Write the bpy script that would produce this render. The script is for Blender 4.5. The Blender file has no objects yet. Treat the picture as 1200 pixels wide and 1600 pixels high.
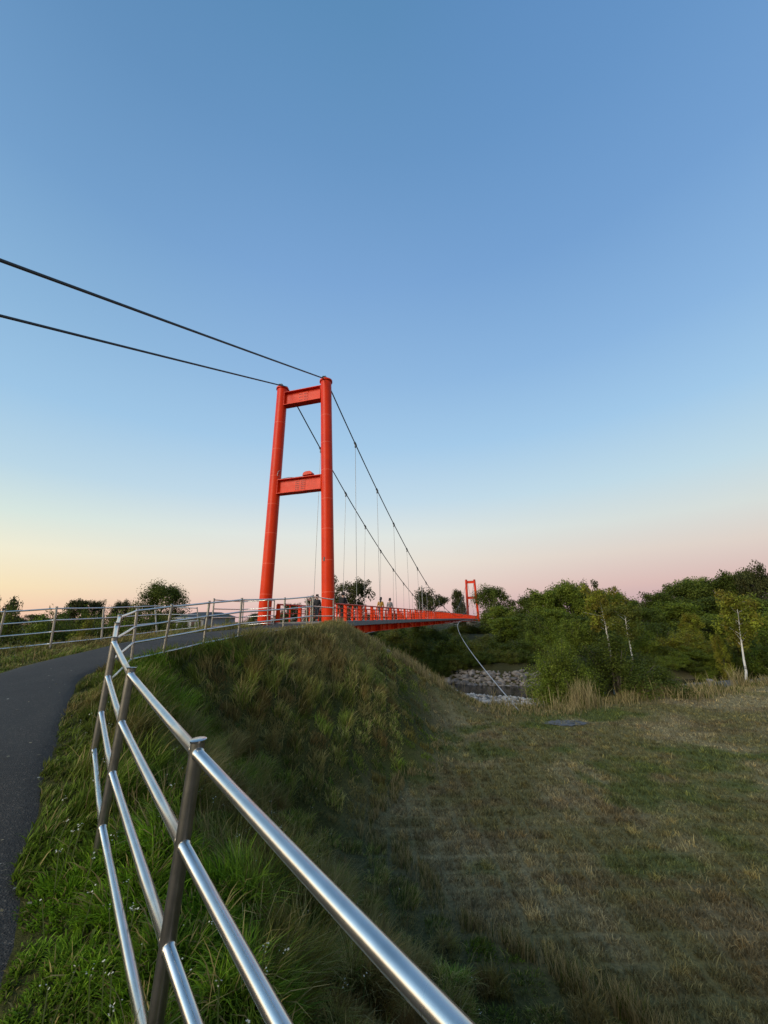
import bpy, bmesh, math, random
import numpy as np
from mathutils import Vector, Matrix, Quaternion
random.seed(7); RNG = np.random.default_rng(7)
sc = bpy.context.scene
COL = sc.collection
rad = math.radians

# ------------------------------------------------------------------ camera
PITCH, ROLL, FPX = rad(15.6), rad(0.8), 605.0
cam = bpy.data.cameras.new('camera'); camo = bpy.data.objects.new('camera', cam); COL.objects.link(camo)
cam.sensor_fit = 'VERTICAL'; cam.sensor_height = 36; cam.lens = FPX / 1600 * 36
cam.clip_start = .05; cam.clip_end = 9000
camo.matrix_world = Matrix.Rotation(rad(90) + PITCH, 4, 'X') @ Matrix.Rotation(-ROLL, 4, 'Z')
sc.camera = camo

# ------------------------------------------------------------------ exposure, sky, sun
sc.view_settings.view_transform = 'Standard'; sc.view_settings.look = 'None'
sc.view_settings.exposure = 0; sc.view_settings.gamma = 1
FILL_EL, FILL_AZ = rad(24), rad(-140)          # azimuth from +Y towards +X : added fill lamp, raised behind the camera's left shoulder to light slope and lawn
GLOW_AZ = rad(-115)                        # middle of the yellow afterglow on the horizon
def lin(c):
    return tuple(((x / 255) / 12.92 if x / 255 <= .04045 else ((x / 255 + .055) / 1.055) ** 2.4) for x in c)
w = bpy.data.worlds.new('World'); sc.world = w; w.use_nodes = True
nt = w.node_tree; nt.nodes.clear(); N_, Lk = nt.nodes, nt.links
def wn(t, **k):
    n = N_.new(t)
    for a, b in k.items(): setattr(n, a, b)
    return n
def wmath(op, a, b=None, c=None, clamp=False):
    n = wn('ShaderNodeMath', operation=op); n.use_clamp = clamp
    for i, v in enumerate((a, b, c)):
        if v is None: continue
        if isinstance(v, (int, float)): n.inputs[i].default_value = v
        else: Lk.new(v, n.inputs[i])
    return n.outputs[0]
tc = wn('ShaderNodeTexCoord'); nrm = wn('ShaderNodeVectorMath', operation='NORMALIZE'); Lk.new(tc.outputs['Generated'], nrm.inputs[0])
sx = wn('ShaderNodeSeparateXYZ'); Lk.new(nrm.outputs[0], sx.inputs[0])
elev = wmath('DIVIDE', wmath('ARCSINE', sx.outputs[2]), math.pi / 2, clamp=True)
hl = wmath('SQRT', wmath('ADD', wmath('MULTIPLY', sx.outputs[0], sx.outputs[0]), wmath('ADD', wmath('MULTIPLY', sx.outputs[1], sx.outputs[1]), 1e-5)))
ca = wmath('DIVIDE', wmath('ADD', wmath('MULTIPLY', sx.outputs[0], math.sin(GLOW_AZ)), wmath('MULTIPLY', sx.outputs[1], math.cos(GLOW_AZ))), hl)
def ramp(stops):
    n = wn('ShaderNodeValToRGB'); cr = n.color_ramp; cr.interpolation = 'EASE'
    cr.interpolation = 'LINEAR'
    while len(cr.elements) > 1: cr.elements.remove(cr.elements[-1])
    for i, (e, c) in enumerate(stops):
        el = cr.elements[0] if i == 0 else cr.elements.new(e / 90)
        el.position = e / 90; el.color = (*lin(c), 1)
    Lk.new(elev, n.inputs[0]); return n.outputs[0]
SKY_ANTI = [(0, (174, 152, 166)), (1.5, (192, 162, 170)), (4, (213, 180, 176)), (8, (220, 206, 196)), (12, (212, 219, 215)), (17, (190, 216, 228)), (25, (160, 199, 231)),
            (34, (137, 179, 222)), (46, (115, 159, 208)), (58, (101, 147, 197)), (68, (93, 139, 190)), (90, (84, 128, 176))]
SKY_MID = [(0, (211, 177, 180)), (1.5, (223, 188, 184)), (4, (231, 207, 196)), (8, (232, 223, 210)), (12, (223, 228, 223)), (17, (194, 217, 231)), (25, (164, 201, 231)),
           (34, (144, 184, 223)), (46, (123, 165, 212)), (58, (104, 149, 196)), (68, (91, 139, 184)), (90, (80, 126, 170))]
SKY_SUN = [(0, (242, 190, 166)), (1.5, (248, 207, 172)), (4, (249, 227, 182)), (8, (241, 236, 210)), (12, (213, 229, 222)), (17, (184, 213, 229)), (25, (156, 196, 228)),
           (34, (138, 180, 217)), (46, (114, 158, 202)), (58, (98, 143, 188)), (68, (88, 135, 180)), (90, (80, 126, 170))]
rA, rM, rS = ramp(SKY_ANTI), ramp(SKY_MID), ramp(SKY_SUN)
def mix(f, a, b):
    n = wn('ShaderNodeMix', data_type='RGBA'); Lk.new(f, n.inputs[0]); Lk.new(a, n.inputs[6]); Lk.new(b, n.inputs[7]); return n.outputs[2]
def smooth(lo, hi):
    n = wn('ShaderNodeMapRange'); n.interpolation_type = 'SMOOTHSTEP'
    n.inputs['From Min'].default_value = lo; n.inputs['From Max'].default_value = hi; Lk.new(ca, n.inputs[0]); return n.outputs[0]
skyc = mix(smooth(-.2, .5), mix(smooth(-1.0, -.35), rA, rM), rS)
sky_boost = wn('ShaderNodeMapRange'); sky_boost.inputs['From Min'].default_value = .58; sky_boost.inputs['From Max'].default_value = 1; sky_boost.inputs['To Min'].default_value = 0; sky_boost.inputs['To Max'].default_value = 2.5  # unseen western sky behind the camera brightened, added to light the scene
Lk.new(ca, sky_boost.inputs[0])
bg = wn('ShaderNodeBackground'); Lk.new(skyc, bg.inputs[0]); Lk.new(wmath('ADD', 1.0, wmath('MULTIPLY', sky_boost.outputs[0], wmath('SUBTRACT', 1.0, wmath('MULTIPLY', elev, 1.5), clamp=True))), bg.inputs[1])
sky = wn('ShaderNodeTexSky', sky_type='NISHITA'); sky.sun_disc = False; sky.sun_elevation = FILL_EL; sky.sun_rotation = FILL_AZ
bg2 = wn('ShaderNodeBackground'); Lk.new(sky.outputs[0], bg2.inputs[0]); bg2.inputs[1].default_value = .004
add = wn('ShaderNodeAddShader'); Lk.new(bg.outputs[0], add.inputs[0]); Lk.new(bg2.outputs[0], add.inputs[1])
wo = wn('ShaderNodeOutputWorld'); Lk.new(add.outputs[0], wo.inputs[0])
sl = bpy.data.lights.new('fill_sun', 'SUN'); sl.energy = 2.6; sl.angle = rad(30); sl.color = (1, .84, .62)
so = bpy.data.objects.new('fill_sun', sl); COL.objects.link(so)
sd = Vector((math.sin(FILL_AZ) * math.cos(FILL_EL), math.cos(FILL_AZ) * math.cos(FILL_EL), math.sin(FILL_EL)))
so.rotation_euler = sd.to_track_quat('Z', 'Y').to_euler()

# ------------------------------------------------------------------ helpers
def tag(o, label=None, cat=None, group=None, kind=None):
    if label: o['label'] = label
    if cat: o['category'] = cat
    if group: o['group'] = group
    if kind: o['kind'] = kind
    return o
def empty(name, loc=(0, 0, 0), rz=0.0, label=None, cat=None, group=None, parent=None):
    o = bpy.data.objects.new(name, None); COL.objects.link(o); o.location = loc; o.rotation_euler = (0, 0, rz); o.empty_display_size = .2
    if parent: o.parent = parent
    return tag(o, label, cat, group)
class MB:
    """collects faces for ONE mesh object"""
    def __init__(s): s.v = []; s.f = []
    def tube(s, pts, r, n=10, cap=True):
        pts = [Vector(p) for p in pts]; m = len(pts)
        rs = r if isinstance(r, (list, tuple)) else [r] * m
        t0 = (pts[1] - pts[0]).normalized()
        up = Vector((0, 0, 1)) if abs(t0.z) < .95 else Vector((1, 0, 0))
        a = t0.cross(up).normalized(); b0 = len(s.v)
        for i, p in enumerate(pts):
            t = ((pts[min(i + 1, m - 1)] - p).normalized() + (p - pts[max(i - 1, 0)]).normalized())
            t = t.normalized() if t.length > 1e-6 else t0
            a = (a - t * a.dot(t)).normalized(); b = t.cross(a)
            for k in range(n):
                an = 2 * math.pi * k / n; s.v.append(p + (a * math.cos(an) + b * math.sin(an)) * rs[i])
        for i in range(m - 1):
            for k in range(n):
                k2 = (k + 1) % n; s.f.append((b0 + i * n + k, b0 + i * n + k2, b0 + (i + 1) * n + k2, b0 + (i + 1) * n + k))
        if cap:
            s.f.append(tuple(b0 + k for k in reversed(range(n)))); s.f.append(tuple(b0 + (m - 1) * n + k for k in range(n)))
        return s
    def box(s, c, d, rz=0.0, R=None):
        R = R or Matrix.Rotation(rz, 3, 'Z'); c = Vector(c); b0 = len(s.v)
        for x in (-.5, .5):
            for y in (-.5, .5):
                for z in (-.5, .5): s.v.append(c + R @ Vector((x * d[0], y * d[1], z * d[2])))
        for f in ((0, 1, 3, 2), (4, 6, 7, 5), (0, 4, 5, 1), (2, 3, 7, 6), (0, 2, 6, 4), (1, 5, 7, 3)): s.f.append(tuple(b0 + i for i in f))
        return s
    def prism(s, poly, z0, z1):
        b0 = len(s.v); n = len(poly)
        for z in (z0, z1):
            for x, y in poly: s.v.append(Vector((x, y, z)))
        for i in range(n): j = (i + 1) % n; s.f.append((b0 + i, b0 + j, b0 + n + j, b0 + n + i))
        s.f.append(tuple(b0 + i for i in reversed(range(n)))); s.f.append(tuple(b0 + n + i for i in range(n)))
        return s
    def build(s, name, mat, parent=None, smooth=True, bevel=0):
        me = bpy.data.meshes.new(name); me.from_pydata([tuple(v) for v in s.v], [], s.f); me.update()
        if smooth:
            me.polygons.foreach_set('use_smooth', [True] * len(me.polygons))
            me.set_sharp_from_angle(angle=rad(40))
        me.materials.append(mat); o = bpy.data.objects.new(name, me); COL.objects.link(o)
        if parent: o.parent = parent
        if bevel:
            b = o.modifiers.new('bevel', 'BEVEL'); b.width = bevel; b.segments = 2; b.limit_method = 'ANGLE'
        return o
def np_mesh(name, v, quads, tris, mat, col=None, smooth=False):
    me = bpy.data.meshes.new(name)
    q = np.asarray(quads, np.int32).reshape(-1, 4); t = np.asarray(tris, np.int32).reshape(-1, 3)
    me.vertices.add(len(v)); me.vertices.foreach_set('co', np.asarray(v, np.float32).ravel())
    li = np.concatenate([q.ravel(), t.ravel()]); me.loops.add(len(li)); me.loops.foreach_set('vertex_index', li)
    npol = len(q) + len(t); me.polygons.add(npol)
    st = np.concatenate([np.arange(len(q)) * 4, len(q) * 4 + np.arange(len(t)) * 3]).astype(np.int32)
    me.polygons.foreach_set('loop_start', st)
    if smooth: me.polygons.foreach_set('use_smooth', np.ones(npol, bool))
    me.update(calc_edges=True); me.validate()
    if col is not None:
        a = me.color_attributes.new('tint', 'FLOAT_COLOR', 'POINT')
        a.data.foreach_set('color', np.concatenate([col, np.ones((len(col), 1))], 1).astype(np.float32).ravel())
    me.materials.append(mat); return me
def link(name, me, parent=None):
    o = bpy.data.objects.new(name, me); COL.objects.link(o)
    if parent: o.parent = parent
    return o
# value noise (numpy), 2-D
_perm = RNG.random((256, 256))
def vnoise(x, y):
    xi, yi = np.floor(x).astype(int), np.floor(y).astype(int); fx, fy = x - xi, y - yi
    fx = fx * fx * (3 - 2 * fx); fy = fy * fy * (3 - 2 * fy)
    g = lambda a, b: _perm[a & 255, b & 255]
    return (g(xi, yi) * (1 - fx) + g(xi + 1, yi) * fx) * (1 - fy) + (g(xi, yi + 1) * (1 - fx) + g(xi + 1, yi + 1) * fx) * fy
def fbm(x, y, o=4):
    r = 0; a = .5; t = 0
    for i in range(o): r = r + a * vnoise(x * 2 ** i + 17 * i, y * 2 ** i + 31 * i); t += a; a *= .5
    return r / t
def sstep(a, b, x):
    t = np.clip((x - a) / (b - a), 0, 1); return t * t * (3 - 2 * t)

# ------------------------------------------------------------------ materials
def mat(name, col=(.5, .5, .5), rough=.6, metal=0.0):
    m = bpy.data.materials.new(name); m.use_nodes = True; b = m.node_tree.nodes['Principled BSDF']
    b.inputs['Base Color'].default_value = (*col, 1); b.inputs['Roughness'].default_value = rough; b.inputs['Metallic'].default_value = metal
    return m, m.node_tree, b
def noise(t, scale, detail=4, rough=.6, coord='Object', stretch=None):
    tcn = t.nodes.new('ShaderNodeTexCoord'); n = t.nodes.new('ShaderNodeTexNoise'); n.inputs['Scale'].default_value = scale; n.inputs['Detail'].default_value = detail; n.inputs['Roughness'].default_value = rough
    src = tcn.outputs[coord]
    if stretch:
        mp = t.nodes.new('ShaderNodeMapping'); mp.inputs['Scale'].default_value = stretch; t.links.new(src, mp.inputs[0]); src = mp.outputs[0]
    t.links.new(src, n.inputs['Vector']); return n.outputs['Fac']
def cramp(t, fac, stops):
    n = t.nodes.new('ShaderNodeValToRGB'); cr = n.color_ramp
    while len(cr.elements) > 1: cr.elements.remove(cr.elements[-1])
    for i, (p, c) in enumerate(stops):
        e = cr.elements[0] if i == 0 else cr.elements.new(p); e.position = p; e.color = (*c, 1)
    t.links.new(fac, n.inputs[0]); return n.outputs[0]
def bump(t, b, h, dist=.01, strength=.5):
    n = t.nodes.new('ShaderNodeBump'); n.inputs['Distance'].default_value = dist; n.inputs['Strength'].default_value = strength
    t.links.new(h, n.inputs['Height']); t.links.new(n.outputs[0], b.inputs['Normal'])
def noisy(name, stops, scale, rough=.7, metal=0, bdist=.004, detail=5, stretch=None, bscale=None):
    m, t, b = mat(name, rough=rough, metal=metal)
    f = noise(t, scale, detail, stretch=stretch); t.links.new(cramp(t, f, stops), b.inputs['Base Color'])
    if bdist: bump(t, b, noise(t, bscale or scale * 3, 4, stretch=stretch), bdist)
    return m
M = {}
m, t, b = mat('stainless_steel', (.62, .6, .57), .26, 1)
f = noise(t, 3, 3, .5); r_ = t.nodes.new('ShaderNodeMapRange'); r_.inputs['To Min'].default_value = .22; r_.inputs['To Max'].default_value = .33
t.links.new(f, r_.inputs[0]); t.links.new(r_.outputs[0], b.inputs['Roughness'])
t.links.new(cramp(t, noise(t, 12, 5), [(.3, (.55, .53, .50)), (.6, (.64, .62, .59))]), b.inputs['Base Color'])
M['steel'] = m
m, t, b = mat('dull_steel', (.4, .39, .37), .36, 1)
t.links.new(cramp(t, noise(t, 14, 6), [(.3, (.20, .195, .18)), (.65, (.30, .29, .27))]), b.inputs['Base Color']); bump(t, b, noise(t, 90, 4), .0006, .4)
M['post_steel'] = m
def paint(name, c1, c2):
    m, t, b = mat(name, rough=.33)
    mx = t.nodes.new('ShaderNodeMix'); mx.data_type = 'RGBA'; mx.blend_type = 'MULTIPLY'; mx.inputs[0].default_value = 1
    t.links.new(cramp(t, noise(t, 1.2, 6, .65), [(.3, c1), (.65, c2)]), mx.inputs[6]); t.links.new(cramp(t, noise(t, 2.2, 6, .7, stretch=(4, 4, .22)), [(.28, (.62, .58, .6)), (.42, (1, 1, 1))]), mx.inputs[7])   # grime streaks
    t.links.new(mx.outputs[2], b.inputs['Base Color'])
    b.inputs['Specular IOR Level'].default_value = .16; bump(t, b, noise(t, 14, 4), .002, .25)
    f = noise(t, 3.5, 5); r_ = t.nodes.new('ShaderNodeMapRange'); r_.inputs['To Min'].default_value = .26; r_.inputs['To Max'].default_value = .48
    t.links.new(f, r_.inputs[0]); t.links.new(r_.outputs[0], b.inputs['Roughness']); return m
M['red'] = paint('red_paint', (.52, .022, .0006), (.62, .032, .0008))
M['red_rail'] = paint('orange_red_paint', (.56, .028, .0008), (.66, .038, .001))
M['weld'] = mat('weld_seam', (.80, .14, .07), .45)[0]
M['cable'] = noisy('cable_wire', [(.3, (.018, .02, .024)), (.7, (.035, .038, .042))], 8, .5, 0, .002)
M['rod'] = mat('hanger_rod', (.22, .22, .23), .5, .6)[0]
M['clamp'] = noisy('cable_clamp', [(.3, (.05, .055, .06)), (.7, (.12, .12, .125))], 9, .5, .5)
M['guy'] = noisy('galvanised_wire', [(.3, (.26, .27, .29)), (.7, (.38, .39, .41))], 6, .55, 0)
M['deckc'] = noisy('weathered_deck_edge', [(.25, (.10, .10, .095)), (.5, (.17, .165, .155)), (.75, (.23, .22, .21))], 2.2, .85, 0, .01, stretch=(6, 1, 1))
M['concrete'] = noisy('concrete', [(.3, (.16, .155, .145)), (.7, (.27, .26, .245))], 4, .9, 0, .01)
M['darkmetal'] = noisy('dark_metal', [(.3, (.03, .03, .032)), (.7, (.07, .07, .075))], 8, .5, .3)
# asphalt
m, t, b = mat('asphalt', rough=.88)
big = cramp(t, noise(t, .55, 5), [(.3, (.0125, .0107, .0086)), (.5, (.020, .0172, .0140)), (.72, (.034, .029, .0232))])
vor = t.nodes.new('ShaderNodeTexVoronoi'); vor.inputs['Scale'].default_value = 95; tcn = t.nodes.new('ShaderNodeTexCoord'); t.links.new(tcn.outputs['Object'], vor.inputs['Vector'])
sep = t.nodes.new('ShaderNodeSeparateColor'); t.links.new(vor.outputs['Color'], sep.inputs[0])
fl = cramp(t, sep.outputs[0], [(0, (.55, .55, .55)), (.6, (1, 1, 1)), (.9, (1.5, 1.5, 1.5)), (.97, (3.2, 3.1, 3.0))])
mx = t.nodes.new('ShaderNodeMix'); mx.data_type = 'RGBA'; mx.blend_type = 'MULTIPLY'; mx.inputs[0].default_value = 1
t.links.new(big, mx.inputs[6]); t.links.new(fl, mx.inputs[7])
dist = t.nodes.new('ShaderNodeVectorMath'); dist.operation = 'ADD'; nz = t.nodes.new('ShaderNodeTexNoise'); nz.inputs['Scale'].default_value = 2.5; nz.inputs['Detail'].default_value = 4; t.links.new(tcn.outputs['Object'], nz.inputs['Vector'])
sc_ = t.nodes.new('ShaderNodeVectorMath'); sc_.operation = 'SCALE'; sc_.inputs['Scale'].default_value = .5; t.links.new(nz.outputs['Color'], sc_.inputs[0]); t.links.new(tcn.outputs['Object'], dist.inputs[0]); t.links.new(sc_.outputs[0], dist.inputs[1])
crk = t.nodes.new('ShaderNodeTexVoronoi'); crk.feature = 'DISTANCE_TO_EDGE'; crk.inputs['Scale'].default_value = .55; t.links.new(dist.outputs[0], crk.inputs['Vector'])
mx2 = t.nodes.new('ShaderNodeMix'); mx2.data_type = 'RGBA'; mx2.blend_type = 'MULTIPLY'; mx2.inputs[0].default_value = 1; t.links.new(mx.outputs[2], mx2.inputs[6]); t.links.new(cramp(t, crk.outputs['Distance'], [(0, (.45, .44, .42)), (.008, (1, 1, 1))]), mx2.inputs[7])   # hairline cracks
t.links.new(mx2.outputs[2], b.inputs['Base Color'])
bump(t, b, vor.outputs['Distance'], .006, .8); M['asphalt'] = m
# foliage: colour comes from each blade's / leaf's own tint
def leafmat(name, trans=.35, rough=.55, spec=.25):
    m, t, b = mat(name, rough=rough); b.inputs['Specular IOR Level'].default_value = spec
    a = t.nodes.new('ShaderNodeAttribute'); a.attribute_name = 'tint'; t.links.new(a.outputs['Color'], b.inputs['Base Color'])
    tr = t.nodes.new('ShaderNodeBsdfTranslucent'); t.links.new(a.outputs['Color'], tr.inputs['Color'])
    mxs = t.nodes.new('ShaderNodeMixShader'); mxs.inputs[0].default_value = trans
    out = t.nodes['Material Output']; t.links.new(b.outputs[0], mxs.inputs[1]); t.links.new(tr.outputs[0], mxs.inputs[2]); t.links.new(mxs.outputs[0], out.inputs[0]); return m
M['leaf'] = leafmat('foliage', .35, .6, .1); M['grass'] = leafmat('grass_blade', .35, .6, .12)
M['bark'] = noisy('bark', [(.3, (.035, .028, .02)), (.7, (.10, .085, .065))], 6, .9, 0, .02, stretch=(4, 4, 1))
M['birch'] = noisy('birch_bark', [(.36, (.06, .055, .05)), (.46, (.46, .44, .40)), (.8, (.62, .60, .55))], 3.5, .8, 0, .004, stretch=(1, 1, 3))
m, t, b = mat('boulder_stone', rough=.9); oi = t.nodes.new('ShaderNodeObjectInfo'); mr = t.nodes.new('ShaderNodeMapRange'); mr.inputs['To Min'].default_value = .5; mr.inputs['To Max'].default_value = 1.5
t.links.new(oi.outputs['Random'], mr.inputs[0]); mx = t.nodes.new('ShaderNodeMix'); mx.data_type = 'RGBA'; mx.blend_type = 'MULTIPLY'; mx.inputs[0].default_value = 1
t.links.new(cramp(t, noise(t, 2.2, 5), [(.25, (.085, .072, .064)), (.5, (.15, .13, .118)), (.75, (.25, .22, .20))]), mx.inputs[6]); t.links.new(mr.outputs[0], mx.inputs[7]); t.links.new(mx.outputs[2], b.inputs['Base Color']); bump(t, b, noise(t, 7, 5), .03); M['stone'] = m
M['pebble'] = noisy('river_pebble', [(.3, (.17, .17, .175)), (.7, (.36, .36, .365))], 1.6, .9, 0, .01)

# ------------------------------------------------------------------ terrain
ZY = [(-9, -2.6), (-3, -2.05), (.58, -1.80), (1.8, -1.69), (3, -1.48), (4, -1.25), (6, -1.02), (8.2, -.8), (9.7, -.62), (10.6, -.5), (12.7, -.38), (15, -.3), (18.5, -.2), (25, -.06)]
def zp(y): return np.interp(y, [a for a, c in ZY], [c for a, c in ZY])
SB = 1.2
TD = np.array([.28075, .95978]); TD /= np.linalg.norm(TD); TN = np.array([-TD[1], TD[0]]); T0 = np.array([-2.808, 19.8]); TZ = -.32
def toW(u, v): return T0 + TD * u + TN * v
BANK = [(11, -9), (4.5, -3), (1.6, -.9), (.5, .5), (-.55, 1.78), (-1.65, 3.08), (-2.45, 4.05), (-3.05, 4.95), (-3.9, 6.2), (-4.78, 8.0), (-4.55, 8.6), (-4.15, 9.74), (-3.68, 10.65), (-3.0, 12.75), (-2.35, 13.3), (-2.2, 17.6),
        tuple(toW(-.4, -.42)), tuple(toW(.5, -.2)), tuple(toW(.7, 4.2)), tuple(toW(0, 4.4)), (-6.9, 18), (-9.6, 17.2), (-9.3, 15), (-9.8, 12.7), (-10.5, 10.5), (-14, 7), (-9, 3), (-5, -4), (3, -12)]
BANKN = np.array(BANK)
def poly_dist(P, poly):
    """signed distance (negative inside) and y of the nearest boundary point"""
    d2 = np.full(len(P), 1e18); yy = np.zeros(len(P)); ins = np.zeros(len(P), bool)
    n = len(poly)
    for i in range(n):
        a, c = poly[i], poly[(i + 1) % n]; ab = c - a
        tt = np.clip(((P - a) @ ab) / (ab @ ab), 0, 1); q = a + tt[:, None] * ab
        dd = ((P - q) ** 2).sum(1); k = dd < d2; d2[k] = dd[k]; yy[k] = q[k, 1]
        cond = (a[1] > P[:, 1]) != (c[1] > P[:, 1])
        with np.errstate(divide='ignore', invalid='ignore'):
            xi = (c[0] - a[0]) * (P[:, 1] - a[1]) / (c[1] - a[1]) + a[0]
        ins ^= cond & (P[:, 0] < xi)
    d = np.sqrt(d2); return np.where(ins, -d, d), np.where(ins, P[:, 1], yy)
def bridge_uv(P):
    q = P - T0; return q @ TD, q @ TN
WATER_Z = -5.2
def near_edge(v): return 1.0 + .72 * np.clip(-9.5 - v, 0, 22) + .35 * np.sin(v * .8) + .2 * np.sin(v * 2.1 + 1) + 2.0 * sstep(2, 8, v)
def far_edge(v): return 17.0 + .45 * np.clip(-9.5 - v, 0, 40) + .4 * np.sin(v * .5 + 2)
def terrain(P, detail=True):
    P = np.asarray(P, float); x, y = P[:, 0], P[:, 1]
    u, v = bridge_uv(P); a_n = u - near_edge(v); a_f = u - far_edge(v)
    left = sstep(5, 14, v)
    base = -3.72 + 1.35 * left + .10 * (fbm(x * .25, y * .25) - .5) + .05 * (fbm(x * 1.3 + 9, y * 1.3) - .5)
    base = base + np.clip((np.hypot(x, y) - 200) / 400, 0, 1) * 1.5
    river = sstep(0, .6, a_n) * (1 - sstep(-.6, 2.2, a_f))
    bed = -3.72 - .72 * sstep(0, 2.0, a_n) - .18 * sstep(2, 7, a_n) - 1.1 * sstep(7, 11, a_n) + .16 * (fbm(x * .8, y * .8) - .5)
    base = base * (1 - river) + bed * river
    d, yn = poly_dist(P, BANKN)
    hh = zp(yn) - .17 * sstep(6.6, 8.4, -x) + np.where(d < 0, 0, -(.88 - .30 * sstep(14.5, 18.5, yn) * (x > -4)) * (np.sqrt(np.clip(d, 0, None) ** 2 + .04) - .2)) + .16 * (fbm(x * .7 + 3, y * .7) - .5) * sstep(0, 1.5, d)
    far = np.clip((d - 8) / 4, 0, 1); hh = hh - far * 20
    k = .55; h = np.clip(.5 + .5 * (hh - base) / k, 0, 1)
    z = base * (1 - h) + hh * h + k * h * (1 - h)
    if detail: z = z + np.where(d > -.1, .07 * (fbm(x * 2.2, y * 2.2) - .5), .015 * (fbm(x * 3, y * 3) - .5))
    return z
def tz(x, y): return float(terrain(np.array([[x, y]]))[0])
def axis(lo, hi, c, fine, n):
    s = np.linspace(-1, 1, n); k = 7.5; g = np.sinh(s * k) / math.sinh(k); return c + np.where(g < 0, -g * (lo - c), g * (hi - c)) + s * fine
gx = axis(-4000, 4000, 0, 11, 330); gy = axis(-600, 5000, 10, 15, 360)
GX, GY = np.meshgrid(gx, gy); PG = np.stack([GX.ravel(), GY.ravel()], 1); ZG = terrain(PG)
nx, ny = len(gx), len(gy); ii = np.arange(nx * ny).reshape(ny, nx)
quads = np.stack([ii[:-1, :-1], ii[:-1, 1:], ii[1:, 1:], ii[1:, :-1]], -1).reshape(-1, 4)
# field colour (real turf patches: dry straw, moss green, bare brown earth)
def turf_tint(x, y, r):
    a = fbm(x * .42 + 40, y * .42, 4); c = fbm(x * 1.5 + 5, y * 1.5 + 80, 4); e = fbm(x * .9 + 71, y * 1.6 + 12, 5)
    green = np.array([.074, .102, .020]); straw = np.array([.268, .222, .122]); brown = np.array([.150, .104, .056]); dull = np.array([.160, .142, .058])
    k = sstep(.42, .60, a * .6 + c * .4)[:, None] * .8; out = dull * (1 - k) + straw * k
    k = sstep(.53, .66, e)[:, None] * .5; out = out * (1 - k) + brown * k
    k = sstep(.53, .66, fbm(x * .35 + 90, y * .35 + 33, 3) * .65 + c * .35)[:, None] * .8; out = out * (1 - k) + green * k
    return out * (.47 + 1.28 * r)[:, None]
dG, _ = poly_dist(PG, BANKN); uG, vG = bridge_uv(PG)
tt = turf_tint(PG[:, 0], PG[:, 1], np.full(len(PG), .36))
slope_c = np.array([.050, .050, .014]) * (.6 + .8 * fbm(PG[:, 0] * 1.2, PG[:, 1] * 1.2))[:, None]
k = (1 - sstep(2.8, 5, dG))[:, None]; tt = tt * (1 - k) + slope_c * k
aG, fG = uG - near_edge(vG), uG - far_edge(vG)
k = (sstep(.6, 1.8, aG) * (1 - sstep(-.6, .6, fG)))[:, None]; tt = tt * (1 - k) + np.array([.13, .125, .12]) * k
k = sstep(-.4, .8, fG)[:, None] * .85; tt = tt * (1 - k) + np.array([.022, .026, .010]) * k
m, t, b = mat('earth_and_turf', rough=.95); b.inputs['Specular IOR Level'].default_value = .1
a = t.nodes.new('ShaderNodeAttribute'); a.attribute_name = 'tint'
mx = t.nodes.new('ShaderNodeMix'); mx.data_type = 'RGBA'; mx.blend_type = 'MULTIPLY'; mx.inputs[0].default_value = 1
t.links.new(a.outputs['Color'], mx.inputs[6]); t.links.new(cramp(t, noise(t, 22, 6, .7), [(.3, (.5, .5, .5)), (.5, (.95, .95, .95)), (.72, (1.6, 1.5, 1.35))]), mx.inputs[7])
t.links.new(mx.outputs[2], b.inputs['Base Color']); bump(t, b, noise(t, 30, 5, .7), .04, .8); M['earth'] = m
tag(link('ground', np_mesh('ground', np.concatenate([PG, ZG[:, None]], 1), quads, [], m, tt, True)), kind='structure')

# path : asphalt ribbon laid on the embankment crest
PR = [(6, -7.2), (2.4, -3.1), (.46, -.54), (-.54, .81), (-1.83, 2.44), (-2.10, 2.77), (-2.52, 3.33), (-3.09, 4.07), (-4.50, 6.09), (-5.35, 7.4), (-5.45, 8.5), (-4.95, 9.8), (-4.45, 10.7), (-3.85, 12.3), (-3.05, 14.4), (-2.75, 17), tuple(toW(-.4, .45)), tuple(toW(1.1, .35))]
PL = [(4.2, -8.5), (.6, -4.4), (-1.5, -2), (-2.6, -.6), (-4.0, 1.4), (-4.4, 2.2), (-4.9, 3.2), (-5.5, 4.4), (-6.7, 6.5), (-7.62, 8.2), (-7.5, 9.0), (-7.1, 10.1), (-6.9, 11.2), (-6.75, 12.9), (-6.1, 14.3), (-5.95, 17), tuple(toW(-.4, 3.2)), tuple(toW(1.1, 3.3))]
def resample(p, n):
    p = np.array(p, float); s = np.concatenate([[0], np.cumsum(np.hypot(*np.diff(p, axis=0).T))]); q = np.linspace(0, s[-1], n)
    x, y = np.interp(q, s, p[:, 0]), np.interp(q, s, p[:, 1])
    for _ in range(6): x[1:-1] = (x[:-2] + x[1:-1] * 2 + x[2:]) / 4; y[1:-1] = (y[:-2] + y[1:-1] * 2 + y[2:]) / 4
    return np.stack([x, y], 1)
n_l, n_w = 200, 14
rr = resample(PR, n_l); ll = resample(PL, n_l)
nrm_ = (rr - ll) / np.linalg.norm(rr - ll, axis=1)[:, None]
rr = rr + nrm_ * (.16 * (fbm(np.arange(n_l) * .35, np.zeros(n_l) + 3.3) - .5))[:, None]; ll = ll - nrm_ * (.2 * (fbm(np.arange(n_l) * .35, np.zeros(n_l) + 8.3) - .5))[:, None]
pv = []
for j in range(n_w):
    s = j / (n_w - 1); q = rr * (1 - s) + ll * s; z = terrain(q, True) + .03 + .02 * math.sin(math.pi * s) - (.05 if j in (0, n_w - 1) else 0)
    pv.append(np.concatenate([q, z[:, None]], 1))
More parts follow.
